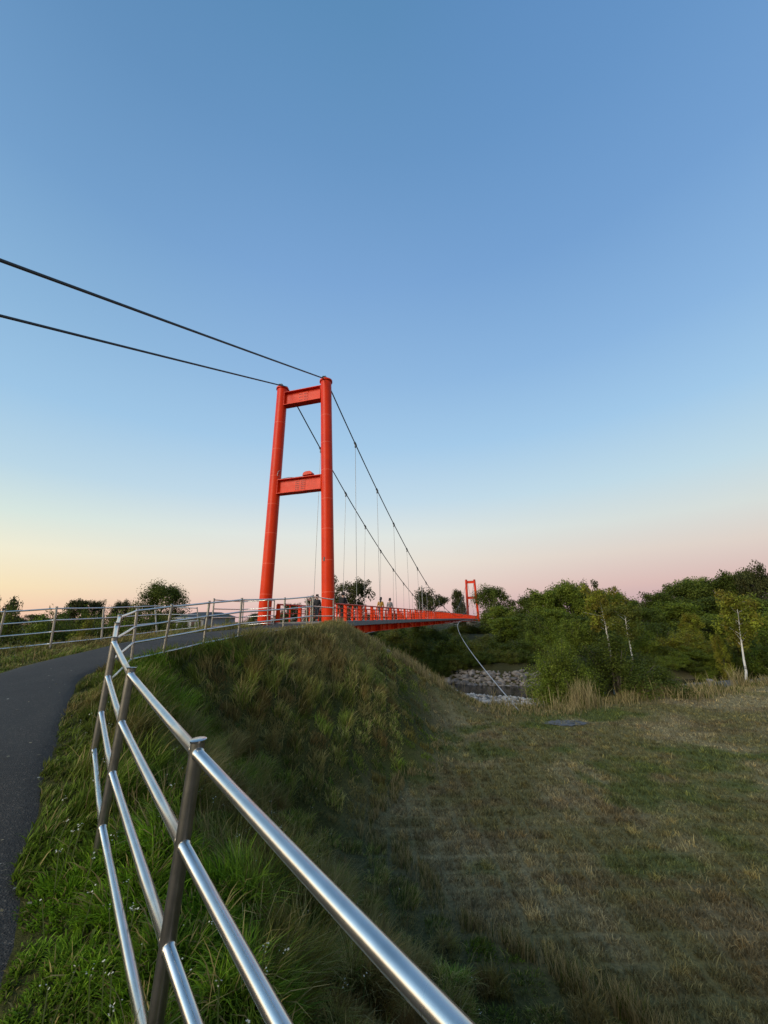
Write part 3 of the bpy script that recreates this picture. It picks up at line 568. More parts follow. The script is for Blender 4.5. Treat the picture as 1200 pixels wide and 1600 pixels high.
TREES = [
    ('bush', 'olive', -2.89, 50, -1.72, 4.73, 'dark bush crowding the far river bank below the bridge deck', 'bushes crowding the far river bank', 0, 1.0),
    ('bush', 'dark', -0.47, 44, -2.2, 4.14, 'dark bush crowding the far river bank below the bridge deck', 'bushes crowding the far river bank', 1, 1.0),
    ('bush', 'dark', 1.57, 40, -2.26, 4.01, 'dark bush crowding the far river bank below the bridge deck', 'bushes crowding the far river bank', 2, 1.0),
    ('bush', 'olive', 3.24, 39.5, -1.9, 4.09, 'dark bush crowding the far river bank below the bridge deck', 'bushes crowding the far river bank', 0, 1.0),
    ('bush', 'dark', 5.08, 39, -2.14, 4.04, 'dark bush crowding the far river bank below the bridge deck', 'bushes crowding the far river bank', 1, 1.0),
    ('bush', 'dark', 6.79, 39.5, -1.59, 4.23, 'dark bush crowding the far river bank below the bridge deck', 'bushes crowding the far river bank', 2, 1.0),
    ('bush', 'olive', 8.4, 38.5, -2.04, 4.11, 'dark bush crowding the far river bank below the bridge deck', 'bushes crowding the far river bank', 0, 1.0),
    ('bush', 'dark', 10.38, 38.5, -2.18, 4.1, 'dark bush crowding the far river bank below the bridge deck', 'bushes crowding the far river bank', 1, 1.0),
    ('bush', 'dark', 12.28, 38.5, -1.97, 3.99, 'dark bush crowding the far river bank below the bridge deck', 'bushes crowding the far river bank', 2, 1.0),
    ('bush', 'olive', 14.04, 38.5, -2.34, 3.86, 'dark bush crowding the far river bank below the bridge deck', 'bushes crowding the far river bank', 0, 1.0),
    ('bush', 'dark', 3.9, 37.4, -2.92, 2.91, 'dark bush crowding the far river bank below the bridge deck', 'bushes crowding the far river bank', 1, 1.0),
    ('bush', 'dark', 7.07, 37.3, -3.06, 2.9, 'dark bush crowding the far river bank below the bridge deck', 'bushes crowding the far river bank', 2, 1.0),
    ('bush', 'olive', 9.53, 37.2, -3.2, 3.12, 'dark bush crowding the far river bank below the bridge deck', 'bushes crowding the far river bank', 0, 1.0),
    ('bush', 'dark', 11.38, 37.2, -3.22, 2.66, 'dark bush crowding the far river bank below the bridge deck', 'bushes crowding the far river bank', 1, 1.0),
    ('bush', 'dark', 5.55, 36.9, -3.23, 2.06, 'dark bush crowding the far river bank below the bridge deck', 'bushes crowding the far river bank', 2, 1.0),
    ('bush', 'olive', 8.29, 36.9, -3.37, 1.95, 'dark bush crowding the far river bank below the bridge deck', 'bushes crowding the far river bank', 0, 1.0),
    ('bush', 'dark', 11.11, 38.0, -2.5, 3.33, 'dark bush crowding the far river bank below the bridge deck', 'bushes crowding the far river bank', 1, 1.0),
    ('bush', 'dark', 12.84, 37.6, -2.72, 3.17, 'dark bush crowding the far river bank below the bridge deck', 'bushes crowding the far river bank', 2, 1.0),
    ('bush', 'olive', 10.11, 36.9, -3.5, 2.06, 'dark bush crowding the far river bank below the bridge deck', 'bushes crowding the far river bank', 0, 1.0),
    ('bush', 'dark', 3.66, 36.4, -3.37, 2.26, 'dark bush crowding the far river bank below the bridge deck', 'bushes crowding the far river bank', 1, 1.0),
    ('bush', 'dark', 4.87, 36.2, -3.47, 2.02, 'dark bush crowding the far river bank below the bridge deck', 'bushes crowding the far river bank', 2, 1.0),
    ('bush', 'olive', 6.09, 36.2, -3.6, 2.13, 'dark bush crowding the far river bank below the bridge deck', 'bushes crowding the far river bank', 0, 1.0),
    ('bush', 'dark', 7.31, 36.1, -3.5, 2.24, 'dark bush crowding the far river bank below the bridge deck', 'bushes crowding the far river bank', 1, 1.0),
    ('bush', 'dark', 8.53, 36.1, -3.62, 2.12, 'dark bush crowding the far river bank below the bridge deck', 'bushes crowding the far river bank', 2, 1.0),
    ('bush', 'olive', 10.99, 36.1, -3.65, 2.23, 'dark bush crowding the far river bank below the bridge deck', 'bushes crowding the far river bank', 0, 1.0),
    ('bush', 'dark', 12.13, 36.1, -3.46, 2.46, 'dark bush crowding the far river bank below the bridge deck', 'bushes crowding the far river bank', 1, 1.0),
    ('bush', 'dark', 11.94, 36.9, -3.53, 2.29, 'dark bush crowding the far river bank below the bridge deck', 'bushes crowding the far river bank', 2, 1.0),
    ('bush', 'olive', 2.18, 38, -3.05, 2.96, 'dark bush crowding the far river bank below the bridge deck', 'bushes crowding the far river bank', 0, 1.0),
    ('bush', 'dark', 6.01, 72, -0.75, 9.14, 'dark bush crowding the far river bank below the bridge deck', 'bushes crowding the far river bank', 1, 1.0),
    ('bush', 'dark', 2.36, 66, -0.95, 7.33, 'dark bush crowding the far river bank below the bridge deck', 'bushes crowding the far river bank', 2, 1.0),
    ('bush', 'olive', 21.86, 108, -1.3, 7.54, 'dark bush crowding the far river bank below the bridge deck', 'bushes crowding the far river bank', 0, 1.0),
    ('bush', 'dark', 25.16, 106, -1.16, 7.4, 'dark bush crowding the far river bank below the bridge deck', 'bushes crowding the far river bank', 1, 1.0),
    ('bush', 'dark', 16.72, 100, -1.61, 6.97, 'dark bush crowding the far river bank below the bridge deck', 'bushes crowding the far river bank', 2, 1.0),
    ('bush', 'olive', 0.59, 50, -1.16, 5.54, 'dark bush crowding the far river bank below the bridge deck', 'bushes crowding the far river bank', 0, 1.0),
    ('bush', 'dark', 3.49, 52, -1.09, 5.76, 'dark bush crowding the far river bank below the bridge deck', 'bushes crowding the far river bank', 1, 1.0),
    ('bush', 'dark', 6.61, 54, -1.33, 5.98, 'dark bush crowding the far river bank below the bridge deck', 'bushes crowding the far river bank', 2, 1.0),
    ('bush', 'olive', 9.65, 56, -1.92, 5.3, 'dark bush crowding the far river bank below the bridge deck', 'bushes crowding the far river bank', 0, 1.0),
    ('bush', 'dark', -0.92, 46, -1.6, 4.35, 'dark bush crowding the far river bank below the bridge deck', 'bushes crowding the far river bank', 1, 1.0),
    ('bush', 'dark', 4.34, 48, -1.6, 4.54, 'dark bush crowding the far river bank below the bridge deck', 'bushes crowding the far river bank', 2, 1.0),
    ('bush', 'olive', 9.22, 60, -1.87, 5.68, 'dark bush crowding the far river bank below the bridge deck', 'bushes crowding the far river bank', 0, 1.0),
    ('bush', 'dark', 3.65, 62, -2.04, 6.85, 'dark bush crowding the far river bank below the bridge deck', 'bushes crowding the far river bank', 1, 1.0),
    ('bush', 'dark', -0.29, 70, -1.71, 6.64, 'dark bush crowding the far river bank below the bridge deck', 'bushes crowding the far river bank', 2, 1.0),
    ('bush', 'olive', 13.7, 56, -2.15, 4.41, 'dark bush crowding the far river bank below the bridge deck', 'bushes crowding the far river bank', 0, 1.0),
    ('bush', 'dark', 15.98, 54, -1.54, 5.97, 'dark bush crowding the far river bank below the bridge deck', 'bushes crowding the far river bank', 1, 1.0),
    ('round', 'dark', 25.34, 92, 7.14, 9.28, 'dark broad tree touching the right leg of the far bridge tower', None, 0, 1.0),
    ('tall', 'sil', 25.32, 140, 10.38, 5.91, 'narrow pointed tree seen just left of the far bridge tower', None, 0, 1.0),
    ('tall', 'sil', 29.03, 150, 6.81, 4.84, 'small pointed tree beside the far tower, lower than its neighbour', None, 1, 1.0),
    ('open', 'sil', 13.68, 120, 8.24, 10.12, 'spreading silhouetted tree above the railing in mid span', None, 0, 1.0),
    ('open', 'sil', -7.31, 82, 8.23, 7.78, 'wind bent silhouetted tree right behind the right tower leg', None, 1, 1.0),
    ('round', 'sil', -17.4, 75, 3.25, 4.11, 'small round tree seen between the two tower legs', None, 1, 1.0),
    ('round', 'sil', -14.96, 85, 4.82, 4.95, 'small dark tree behind the right tower leg at railing height', None, 2, 1.0),
    ('round', 'dark', 25.8, 85, 1.34, 6.8, 'broadleaf tree in the dense dark green wood beyond the river', 'trees of the dense wood beyond the river', 0, 1.0),
    ('tall', 'light', 20.92, 72, 2.27, 6.48, 'broadleaf tree in the dense dark green wood beyond the river', 'trees of the dense wood beyond the river', 1, 1.0),
    ('round', 'dark', 22.78, 64, 3.57, 6.62, 'broadleaf tree in the dense dark green wood beyond the river', 'trees of the dense wood beyond the river', 2, 1.0),
    ('round', 'light', 24.36, 60, 4.07, 7.79, 'broadleaf tree in the dense dark green wood beyond the river', 'trees of the dense wood beyond the river', 3, 1.0),
    ('round', 'mid', 27.62, 60, 5.08, 6.84, 'broadleaf tree in the dense dark green wood beyond the river', 'trees of the dense wood beyond the river', 0, 1.0),
    ('round', 'dark', 32.6, 62, 4.1, 7.04, 'broadleaf tree in the dense dark green wood beyond the river', 'trees of the dense wood beyond the river', 1, 1.0),
    ('round', 'mid', 37.76, 66, 4.12, 7.48, 'broadleaf tree in the dense dark green wood beyond the river', 'trees of the dense wood beyond the river', 2, 1.0),
    ('round', 'dark', 49.32, 80, 3.17, 7.73, 'broadleaf tree in the dense dark green wood beyond the river', 'trees of the dense wood beyond the river', 3, 1.0),
    ('tall', 'mid', 17.03, 54, 0.34, 5.17, 'broadleaf tree in the dense dark green wood beyond the river', 'trees of the dense wood beyond the river', 0, 1.0),
    ('tall', 'dark', 18.59, 50, 0.59, 5.11, 'broadleaf tree in the dense dark green wood beyond the river', 'trees of the dense wood beyond the river', 1, 1.0),
    ('round', 'mid', 21.14, 50, 1.17, 6.09, 'broadleaf tree in the dense dark green wood beyond the river', 'trees of the dense wood beyond the river', 2, 1.0),
    ('tall', 'dark', 23.2, 48, 0.49, 5.06, 'broadleaf tree in the dense dark green wood beyond the river', 'trees of the dense wood beyond the river', 3, 1.0),
    ('tall', 'light', 23.26, 46, -0.04, 4.39, 'broadleaf tree in the dense dark green wood beyond the river', 'trees of the dense wood beyond the river', 0, 1.0),
    ('round', 'dark', 36.95, 58, 1.19, 5.57, 'broadleaf tree in the dense dark green wood beyond the river', 'trees of the dense wood beyond the river', 1, 1.0),
    ('round', 'olive', 26.18, 46, -0.08, 4.39, 'broadleaf tree in the dense dark green wood beyond the river', 'trees of the dense wood beyond the river', 2, 1.0),
    ('round', 'dark', 52.15, 76, 4.38, 8.11, 'broadleaf tree in the dense dark green wood beyond the river', 'trees of the dense wood beyond the river', 3, 1.0),
    ('round', 'dark', 60.66, 82, 6.63, 10.68, 'broadleaf tree in the dense dark green wood beyond the river', 'trees of the dense wood beyond the river', 0, 1.0),
    ('round', 'light', 68.06, 86, 8.0, 9.27, 'broadleaf tree in the dense dark green wood beyond the river', 'trees of the dense wood beyond the river', 1, 1.0),
    ('round', 'dark', 69.17, 82, 7.57, 9.37, 'broadleaf tree in the dense dark green wood beyond the river', 'trees of the dense wood beyond the river', 2, 1.0),
    ('round', 'dark', 69.92, 78, 8.41, 7.93, 'broadleaf tree in the dense dark green wood beyond the river', 'trees of the dense wood beyond the river', 3, 1.0),
    ('round', 'dark', 71.43, 74, 7.07, 9.68, 'broadleaf tree in the dense dark green wood beyond the river', 'trees of the dense wood beyond the river', 0, 1.0),
    ('round', 'dark', 42.47, 62, 1.24, 7.54, 'broadleaf tree in the dense dark green wood beyond the river', 'trees of the dense wood beyond the river', 1, 1.0),
    ('round', 'mid', 44.56, 60, 2.09, 8.1, 'broadleaf tree in the dense dark green wood beyond the river', 'trees of the dense wood beyond the river', 2, 1.0),
    ('round', 'dark', 50.16, 62, 2.68, 8.99, 'broadleaf tree in the dense dark green wood beyond the river', 'trees of the dense wood beyond the river', 3, 1.0),
    ('round', 'light', 52.59, 60, 2.54, 6.77, 'broadleaf tree in the dense dark green wood beyond the river', 'trees of the dense wood beyond the river', 0, 1.0),
    ('round', 'dark', 52.63, 56, 2.15, 7.57, 'broadleaf tree in the dense dark green wood beyond the river', 'trees of the dense wood beyond the river', 1, 1.0),
    ('round', 'dark', 56.76, 56, 3.96, 8.18, 'broadleaf tree in the dense dark green wood beyond the river', 'trees of the dense wood beyond the river', 2, 1.0),
    ('tall', 'dark', 33.11, 50, -0.68, 5.55, 'broadleaf tree in the dense dark green wood beyond the river', 'trees of the dense wood beyond the river', 3, 1.0),
    ('round', 'dark', 38.75, 50, -0.3, 7.15, 'broadleaf tree in the dense dark green wood beyond the river', 'trees of the dense wood beyond the river', 0, 1.0),
    ('round', 'mid', 43.72, 52, 0.12, 6.63, 'broadleaf tree in the dense dark green wood beyond the river', 'trees of the dense wood beyond the river', 1, 1.0),
    ('round', 'dark', 43.68, 46, -0.31, 6.58, 'broadleaf tree in the dense dark green wood beyond the river', 'trees of the dense wood beyond the river', 2, 1.0),
    ('round', 'mid', 45.08, 44, 1.36, 6.36, 'broadleaf tree in the dense dark green wood beyond the river', 'trees of the dense wood beyond the river', 3, 1.0),
    ('round', 'dark', 65.9, 60, 3.69, 8.74, 'broadleaf tree in the dense dark green wood beyond the river', 'trees of the dense wood beyond the river', 0, 1.0),
    ('round', 'dark', 70.9, 60, 4.1, 9.73, 'broadleaf tree in the dense dark green wood beyond the river', 'trees of the dense wood beyond the river', 1, 1.0),
    ('round', 'mid', 69.75, 55, 4.58, 9.86, 'broadleaf tree in the dense dark green wood beyond the river', 'trees of the dense wood beyond the river', 2, 1.0),
    ('open', 'sil', 31.58, 64, 5.7, 4.8, 'gnarled thin topped tree rising above the middle of the wood', None, 2, 1.0),
    ('open', 'sil', 68.0, 72, 8.31, 5.92, 'flat topped tree that is the highest in the right corner of the wood', None, 0, 1.0),
    ('birch', 'yellow', 21.89, 40, 3.15, 4.17, 'yellow green birch with a forked white trunk in mid wood', None, 0, 1.0),
    ('birch', 'olive', 22.02, 37, 1.36, 3.33, 'leafy birch with twin pale stems above the dark bush', None, 1, 1.0),
    ('birch', 'yellow', 26.97, 31.5, 2.04, 3.37, 'birch with a leaning bare white trunk at the right meadow edge', None, 2, 1.0),
    ('tall', 'yellow', 33.0, 44, 0.43, 2.39, 'slim yellowing young tree in front of the right wood', None, 0, 1.0),
    ('tall', 'yellow', 28.59, 35, -1.5, 1.43, 'small thin birch sapling left of the leaning birch', None, 1, 1.0),
    ('bush', 'yellow', 27.88, 40, -1.77, 4.78, 'low yellow green willow bush on the right river bank', 'yellow green willows on the right river bank', 0, 1.0),
    ('bush', 'yellow', 30.17, 39.5, -2.14, 5.2, 'low yellow green willow bush on the right river bank', 'yellow green willows on the right river bank', 1, 1.0),
    ('bush', 'yellow', 31.88, 39, -2.55, 4.51, 'low yellow green willow bush on the right river bank', 'yellow green willows on the right river bank', 2, 1.0),
    ('bush', 'yellow', 30.95, 42, -1.44, 5.3, 'low yellow green willow bush on the right river bank', 'yellow green willows on the right river bank', 0, 1.0),
    ('bush', 'olive', 31.47, 37, -2.16, 3.48, 'olive bush just left of the leaning birch foot', None, 0, 1.0),
    ('bush', 'mid', 32.59, 35, -1.56, 4.62, 'green bush at the right frame edge behind the leaning birch', None, 1, 1.0),
    ('tall', 'mid', 35.06, 37, 0.32, 2.95, 'leafy young tree at the right frame edge', None, 2, 1.0),
    ('bush', 'dark', 32.4, 33, -1.98, 4.65, 'dark green bush just beyond the right frame edge', None, 2, 1.0),
    ('bush', 'light', 8.73, 21.0, -1.14, 3.42, 'bright green rounded bush beside the gravel at the wind cable', None, 0, 2.2),
    ('bush', 'dark', 11.87, 21.8, -1.18, 5.81, 'large dark glossy bush at the meadow edge below the birches', None, 1, 2.6),
    ('bush', 'dark', 13.94, 22.4, -1.97, 2.92, 'dark bush at the right end of the large meadow edge thicket', None, 2, 1.8),
    ('bush', 'dark', 9.4, 20.4, -2.28, 2.71, 'low dark bush in front of the bright green one', None, 2, 1.8),
    ('bush', 'yellow', 12.51, 40, -4.4, 1.6, 'small yellow green bush on the boulders of the far bank', None, 1, 1.0),
    ('bush', 'dark', 16.33, 44, 0.25, 4.21, 'leafy bush in the undergrowth in front of the right wood', 'undergrowth along the right river bank', 0, 1.0),
    ('bush', 'mid', 17.31, 42, -0.43, 4.0, 'leafy bush in the undergrowth in front of the right wood', 'undergrowth along the right river bank', 1, 1.0),
    ('bush', 'light', 19.82, 43, -0.08, 4.38, 'leafy bush in the undergrowth in front of the right wood', 'undergrowth along the right river bank', 2, 1.0),
    ('bush', 'dark', 21.5, 42, -0.49, 4.0, 'leafy bush in the undergrowth in front of the right wood', 'undergrowth along the right river bank', 0, 1.0),
    ('bush', 'mid', 24.3, 43, -0.27, 4.1, 'leafy bush in the undergrowth in front of the right wood', 'undergrowth along the right river bank', 1, 1.0),
    ('bush', 'light', 25.29, 41, -0.78, 3.9, 'leafy bush in the undergrowth in front of the right wood', 'undergrowth along the right river bank', 2, 1.0),
    ('bush', 'dark', 28.57, 43, -0.78, 4.5, 'leafy bush in the undergrowth in front of the right wood', 'undergrowth along the right river bank', 0, 1.0),
    ('bush', 'mid', 13.97, 39, -1.44, 3.32, 'leafy bush in the undergrowth in front of the right wood', 'undergrowth along the right river bank', 1, 1.0),
    ('bush', 'light', 24.68, 39.5, -1.71, 3.73, 'leafy bush in the undergrowth in front of the right wood', 'undergrowth along the right river bank', 2, 1.0),
    ('bush', 'dark', 26.26, 38.5, -2.73, 3.6, 'leafy bush in the undergrowth in front of the right wood', 'undergrowth along the right river bank', 0, 1.0),
    ('bush', 'mid', 27.88, 38, -3.17, 3.55, 'leafy bush in the undergrowth in front of the right wood', 'undergrowth along the right river bank', 1, 1.0),
    ('bush', 'light', 29.54, 37.6, -3.05, 3.51, 'leafy bush in the undergrowth in front of the right wood', 'undergrowth along the right river bank', 2, 1.0),
    ('bush', 'dark', 30.41, 36.5, -3.31, 3.17, 'leafy bush in the undergrowth in front of the right wood', 'undergrowth along the right river bank', 0, 1.0),
    ('bush', 'mid', 25.89, 36.8, -3.7, 2.51, 'leafy bush in the undergrowth in front of the right wood', 'undergrowth along the right river bank', 1, 1.0),
    ('bush', 'light', 24.44, 36.2, -3.73, 2.57, 'leafy bush in the undergrowth in front of the right wood', 'undergrowth along the right river bank', 2, 1.0),
    ('bush', 'dark', 26.83, 36.6, -3.91, 2.83, 'leafy bush in the undergrowth in front of the right wood', 'undergrowth along the right river bank', 0, 1.0),
    ('bush', 'mid', 28.93, 36.8, -3.85, 2.84, 'leafy bush in the undergrowth in front of the right wood', 'undergrowth along the right river bank', 1, 1.0),
    ('bush', 'light', 27.3, 36, -4.27, 2.22, 'leafy bush in the undergrowth in front of the right wood', 'undergrowth along the right river bank', 2, 1.0),
    ('bush', 'dark', 33.75, 38, -2.24, 3.57, 'leafy bush in the undergrowth in front of the right wood', 'undergrowth along the right river bank', 0, 1.0),
    ('round', 'dark', -33.97, 60, 5.64, 8.23, 'large round dark tree left of the tower behind the railing', None, 0, 1.6),
    ('tall', 'sil', -44.52, 58, 3.67, 4.13, 'thin leaved tree behind the left railing, left of a pair', None, 0, 1.0),
    ('round', 'sil', -43.57, 60, 3.48, 3.11, 'compact tree behind the left railing, right of a pair', None, 1, 1.0),
    ('round', 'sil', -42.51, 64, 3.55, 3.72, 'small round tree between the pair and the large round tree', None, 2, 1.0),
    ('open', 'sil', -40.86, 42, 2.84, 3.13, 'airy tree at the left frame edge', None, 2, 1.0),
    ('open', 'sil', -43.81, 42, 3.15, 4.1, 'airy tree just outside the left frame edge', None, 1, 1.0),
    ('bush', 'dark', -13.67, 13.5, 0.29, 2.38, 'dark bush in the low hedge behind the left railing', 'bushes behind the left railing', 0, 1.0),
    ('bush', 'olive', -13.5, 14.5, 0.25, 2.32, 'dark bush in the low hedge behind the left railing', 'bushes behind the left railing', 1, 1.0),
    ('bush', 'mid', -13.94, 16, 0.31, 2.3, 'dark bush in the low hedge behind the left railing', 'bushes behind the left railing', 2, 1.0),
    ('bush', 'dark', -13.89, 17, 0.37, 2.45, 'dark bush in the low hedge behind the left railing', 'bushes behind the left railing', 0, 1.0),
    ('bush', 'dark', -13.05, 17, 0.25, 2.17, 'dark bush in the low hedge behind the left railing', 'bushes behind the left railing', 1, 1.0),
    ('bush', 'olive', -13.0, 18, 0.2, 2.3, 'dark bush in the low hedge behind the left railing', 'bushes behind the left railing', 2, 1.0),
    ('bush', 'mid', -12.89, 19, 0.32, 2.31, 'dark bush in the low hedge behind the left railing', 'bushes behind the left railing', 0, 1.0),
    ('bush', 'dark', -13.32, 21, 0.4, 2.55, 'dark bush in the low hedge behind the left railing', 'bushes behind the left railing', 1, 1.0),
    ('bush', 'dark', -12.88, 22, 0.34, 2.46, 'dark bush in the low hedge behind the left railing', 'bushes behind the left railing', 2, 1.0),
    ('bush', 'olive', -13.04, 24, 0.28, 2.53, 'dark bush in the low hedge behind the left railing', 'bushes behind the left railing', 0, 1.0),
    ('bush', 'mid', -12.52, 25, 0.05, 2.23, 'dark bush in the low hedge behind the left railing', 'bushes behind the left railing', 1, 1.0),
    ('bush', 'dark', -24.66, 34, 0.9, 4.36, 'dark bush in the low hedge behind the left railing', 'bushes behind the left railing', 2, 1.0),
    ('bush', 'dark', -29.26, 36, 1.11, 4.05, 'dark bush in the low hedge behind the left railing', 'bushes behind the left railing', 0, 1.0),
    ('bush', 'olive', -24.95, 40, 1.38, 4.5, 'dark bush in the low hedge behind the left railing', 'bushes behind the left railing', 1, 1.0),
    ('bush', 'yellow', -11.61, 15.5, 0.03, 1.38, 'yellowish bush in the hedge behind the left railing', None, 1, 1.0),
    ('bush', 'olive', -11.96, 30, 0.02, 2.01, 'olive bush in front of the grey building', None, 0, 1.0),
    ('bush', 'mid', -14.42, 31, -0.05, 1.48, 'small green bush at the left end of the grey building', None, 1, 1.0),
    ('bush', 'olive', -11.85, 34, 0.31, 2.39, 'bush between the grey building and the left tower leg', None, 2, 1.0),
    ('bush', 'dark', -9.84, 38, 0.3, 3.03, 'dark bush behind the left tower leg', None, 0, 1.0),
    ('bush', 'dark', -8.33, 42, 0.43, 3.35, 'dark bush between the tower legs', None, 1, 1.0),
    ('bush', 'olive', -4.45, 66, 0.15, 6.31, 'olive bush behind the near end of the bridge railing', None, 2, 1.0),
    ('round', 'sil', -111.95, 120, 2.78, 7.69, 'small far tree on the horizon left of the bridge', 'trees on the far left horizon', 0, 1.0),
    ('round', 'sil', -113.01, 130, 3.31, 8.34, 'small far tree on the horizon left of the bridge', 'trees on the far left horizon', 1, 1.0),
    ('round', 'sil', -112.79, 140, 3.88, 8.98, 'small far tree on the horizon left of the bridge', 'trees on the far left horizon', 2, 1.0),
    ('round', 'sil', -58.06, 120, 2.43, 8.45, 'small far tree on the horizon left of the bridge', 'trees on the far left horizon', 0, 1.0),
    ('round', 'sil', -53.48, 130, 2.1, 8.32, 'small far tree on the horizon left of the bridge', 'trees on the far left horizon', 1, 1.0),
    ('round', 'sil', -38.85, 120, 2.54, 7.69, 'small far tree on the horizon left of the bridge', 'trees on the far left horizon', 2, 1.0),
    ('round', 'sil', -36.33, 140, 2.41, 8.96, 'small far tree on the horizon left of the bridge', 'trees on the far left horizon', 0, 1.0),
    ('round', 'sil', -24.53, 150, 2.85, 10.56, 'small far tree on the horizon left of the bridge', 'trees on the far left horizon', 1, 1.0),
    ('round', 'sil', -14.93, 150, 2.72, 9.6, 'small far tree on the horizon left of the bridge', 'trees on the far left horizon', 2, 1.0),
    ('round', 'sil', -5.69, 160, 2.27, 11.25, 'small far tree on the horizon left of the bridge', 'trees on the far left horizon', 0, 1.0),
    ('round', 'sil', 4.84, 170, 2.79, 10.88, 'small far tree on the horizon left of the bridge', 'trees on the far left horizon', 1, 1.0),
    ('round', 'sil', 13.0, 170, 2.94, 10.88, 'small far tree on the horizon left of the bridge', 'trees on the far left horizon', 2, 1.0),
    ('round', 'sil', 23.9, 170, 3.32, 9.8, 'small far tree on the horizon left of the bridge', 'trees on the far left horizon', 0, 1.0),
]
for kind, pal, x, y, zt, wd, lb, grp, seed, dens in TREES:
    h = max(1.0, zt - tz(x, y) + .05); h *= {'birch': .96, 'round': .96, 'tall': .96, 'bush': .98}.get(kind, 1.0)
    o = tree(kind, pal, x, y, h, wd, lb, grp, seed, dens)
    if 'leaning bare' in lb: o.rotation_euler = (0, rad(8), rad(40)); o.rotation_mode = 'ZXY'


M['wall'] = noisy('grey_cladding', [(.3, (.20, .20, .205)), (.7, (.29, .29, .295))], 1.5, .8, 0, .01, stretch=(1, 1, .3))
M['roof'] = noisy('dark_roof', [(.3, (.018, .019, .021)), (.7, (.034, .035, .037))], 1.2, .7, 0, .01)
M['glass'] = mat('window_glass', (.01, .012, .014), .08)[0]
M['frame'] = mat('window_frame', (.25, .25, .25), .5)[0]
bd = empty('building', (-24.8, 56.0, tz(-24.8, 56)), rad(-8), 'low grey building with a dark hipped roof behind the left railing', 'building')
BW, BD = 3.8, 8.0
MB().box((0, 0, 1.5), (BW, BD, 3.0)).build('wall', M['wall'], bd, False, .02)
rf = MB(); rf.v = [Vector(p) for p in ((-BW / 2 - .4, -BD / 2 - .4, 3.0), (BW / 2 + .4, -BD / 2 - .4, 3.0), (BW / 2 + .4, BD / 2 + .4, 3.0), (-BW / 2 - .4, BD / 2 + .4, 3.0), (-.9, -1.6, 3.72), (1.0, -1.6, 3.72), (1.0, 1.6, 3.72), (-.9, 1.6, 3.72))]
rf.f = [(0, 1, 5, 4), (1, 2, 6, 5), (2, 3, 7, 6), (3, 0, 4, 7), (4, 5, 6, 7), (3, 2, 1, 0)]
ro = rf.build('roof', M['roof'], bd, False); MB().box((0, -BD / 2 - .43, 2.93), (BW + .86, .06, .16)).build('gutter', M['frame'], ro, False)
for x in (-1.4, -.45, .5, 1.4):
    wf = MB().box((x, -BD / 2 - .02, 1.75), (.62, .06, 1.7)).build('window', M['frame'], bd, False); MB().box((x, -BD / 2 - .056, 1.75), (.48, .02, 1.55)).build('pane', M['glass'], wf, False)

# lamp posts far off
lp = empty('street_lamp', (9.35, 100, tz(9.35, 100)), 0, 'slim grey street lamp with one short arm beyond the middle of the bridge', 'street lamp')
hz = 8.4 - tz(9.35, 100)
MB().tube([(0, 0, 0), (0, 0, hz)], [.12, .07], 8).build('pole', M['rod'], lp)
ar = MB().tube([(0, 0, hz - .9), (.8, 0, hz - .65), (1.5, 0, hz - .6)], .04, 6).build('arm', M['rod'], lp); MB().box((1.6, 0, hz - .62), (.6, .25, .12)).build('lamp_head', M['clamp'], ar, False, .02)
fm = empty('floodlight_mast', (66.9, 220, tz(66.9, 220)), 0, 'distant thin floodlight mast in the gap left of the wood', 'mast')
hz = 11.2 - tz(66.9, 220)
MB().tube([(0, 0, 0), (0, 0, hz)], [.25, .13], 8).build('pole', M['rod'], fm)
mb = MB().box((0, 0, hz), (2.6, .15, .15)).box((0, 0, hz - .9), (2.6, .15, .15)); mb.build('crossarm', M['rod'], fm, False)
for x in (-1.1, -.35, .4, 1.1):
    for dz_ in (0, -.9): MB().box((x, -.2, hz + dz_ + .3), (.5, .3, .45)).build('floodlight', M['clamp'], fm, False)

# ------------------------------------------------------------------ boulders and gravel of the river
def rock(seed, sub=3, flat=.7):
    bm = bmesh.new(); bmesh.ops.create_icosphere(bm, subdivisions=sub, radius=.5); rng = random.Random(seed)
    pl = [Vector((rng.gauss(0, 1), rng.gauss(0, 1), rng.gauss(0, 1))).normalized() for _ in range(13)]; ds = [rng.uniform(.24, .40) for _ in pl]
    for vtx in bm.verts:
        p = vtx.co
        for n, dd in zip(pl, ds):
            e = p.dot(n) - dd
            if e > 0: p = p - n * e * .98
        vtx.co = Vector((p.x, p.y * .9, p.z * flat))
    me = bpy.data.meshes.new('boulder'); bm.to_mesh(me); bm.free(); me.polygons.foreach_set('use_smooth', [True] * len(me.polygons)); me.set_sharp_from_angle(angle=rad(24)); me.materials.append(M['stone']); return me
RK = [rock(100 + i) for i in range(7)]
rb = random.Random(3)
def boulder(x, y, s, dzz=0.0, label='grey boulder in the riprap along the far water edge', group='riprap boulders along the far water edge'):
    o = link('boulder', rb.choice(RK)); o.location = (x, y, tz(x, y) + s * .12 + dzz); o.scale = (s * rb.uniform(.85, 1.3), s * rb.uniform(.85, 1.2), s * rb.uniform(.8, 1.15))
    o.rotation_euler = (rb.uniform(-.3, .3), rb.uniform(-.3, .3), rb.uniform(0, 6.28)); return tag(o, label, 'boulder', group)
for row, (us0, sz) in enumerate(((-.6, .85), (-.3, .75), (.0, .75), (.3, .7), (.6, .6), (.95, .5))):
    v = -11.5 + row * .3
    while v < 2:
        uu = us0 + rb.uniform(-.32, .32) + float(far_edge(v)); p = toW(uu, v); boulder(p[0], p[1], sz * rb.uniform(.5, 1.45)); v += rb.uniform(.42, .78) * (1 if row < 4 else 1.3)
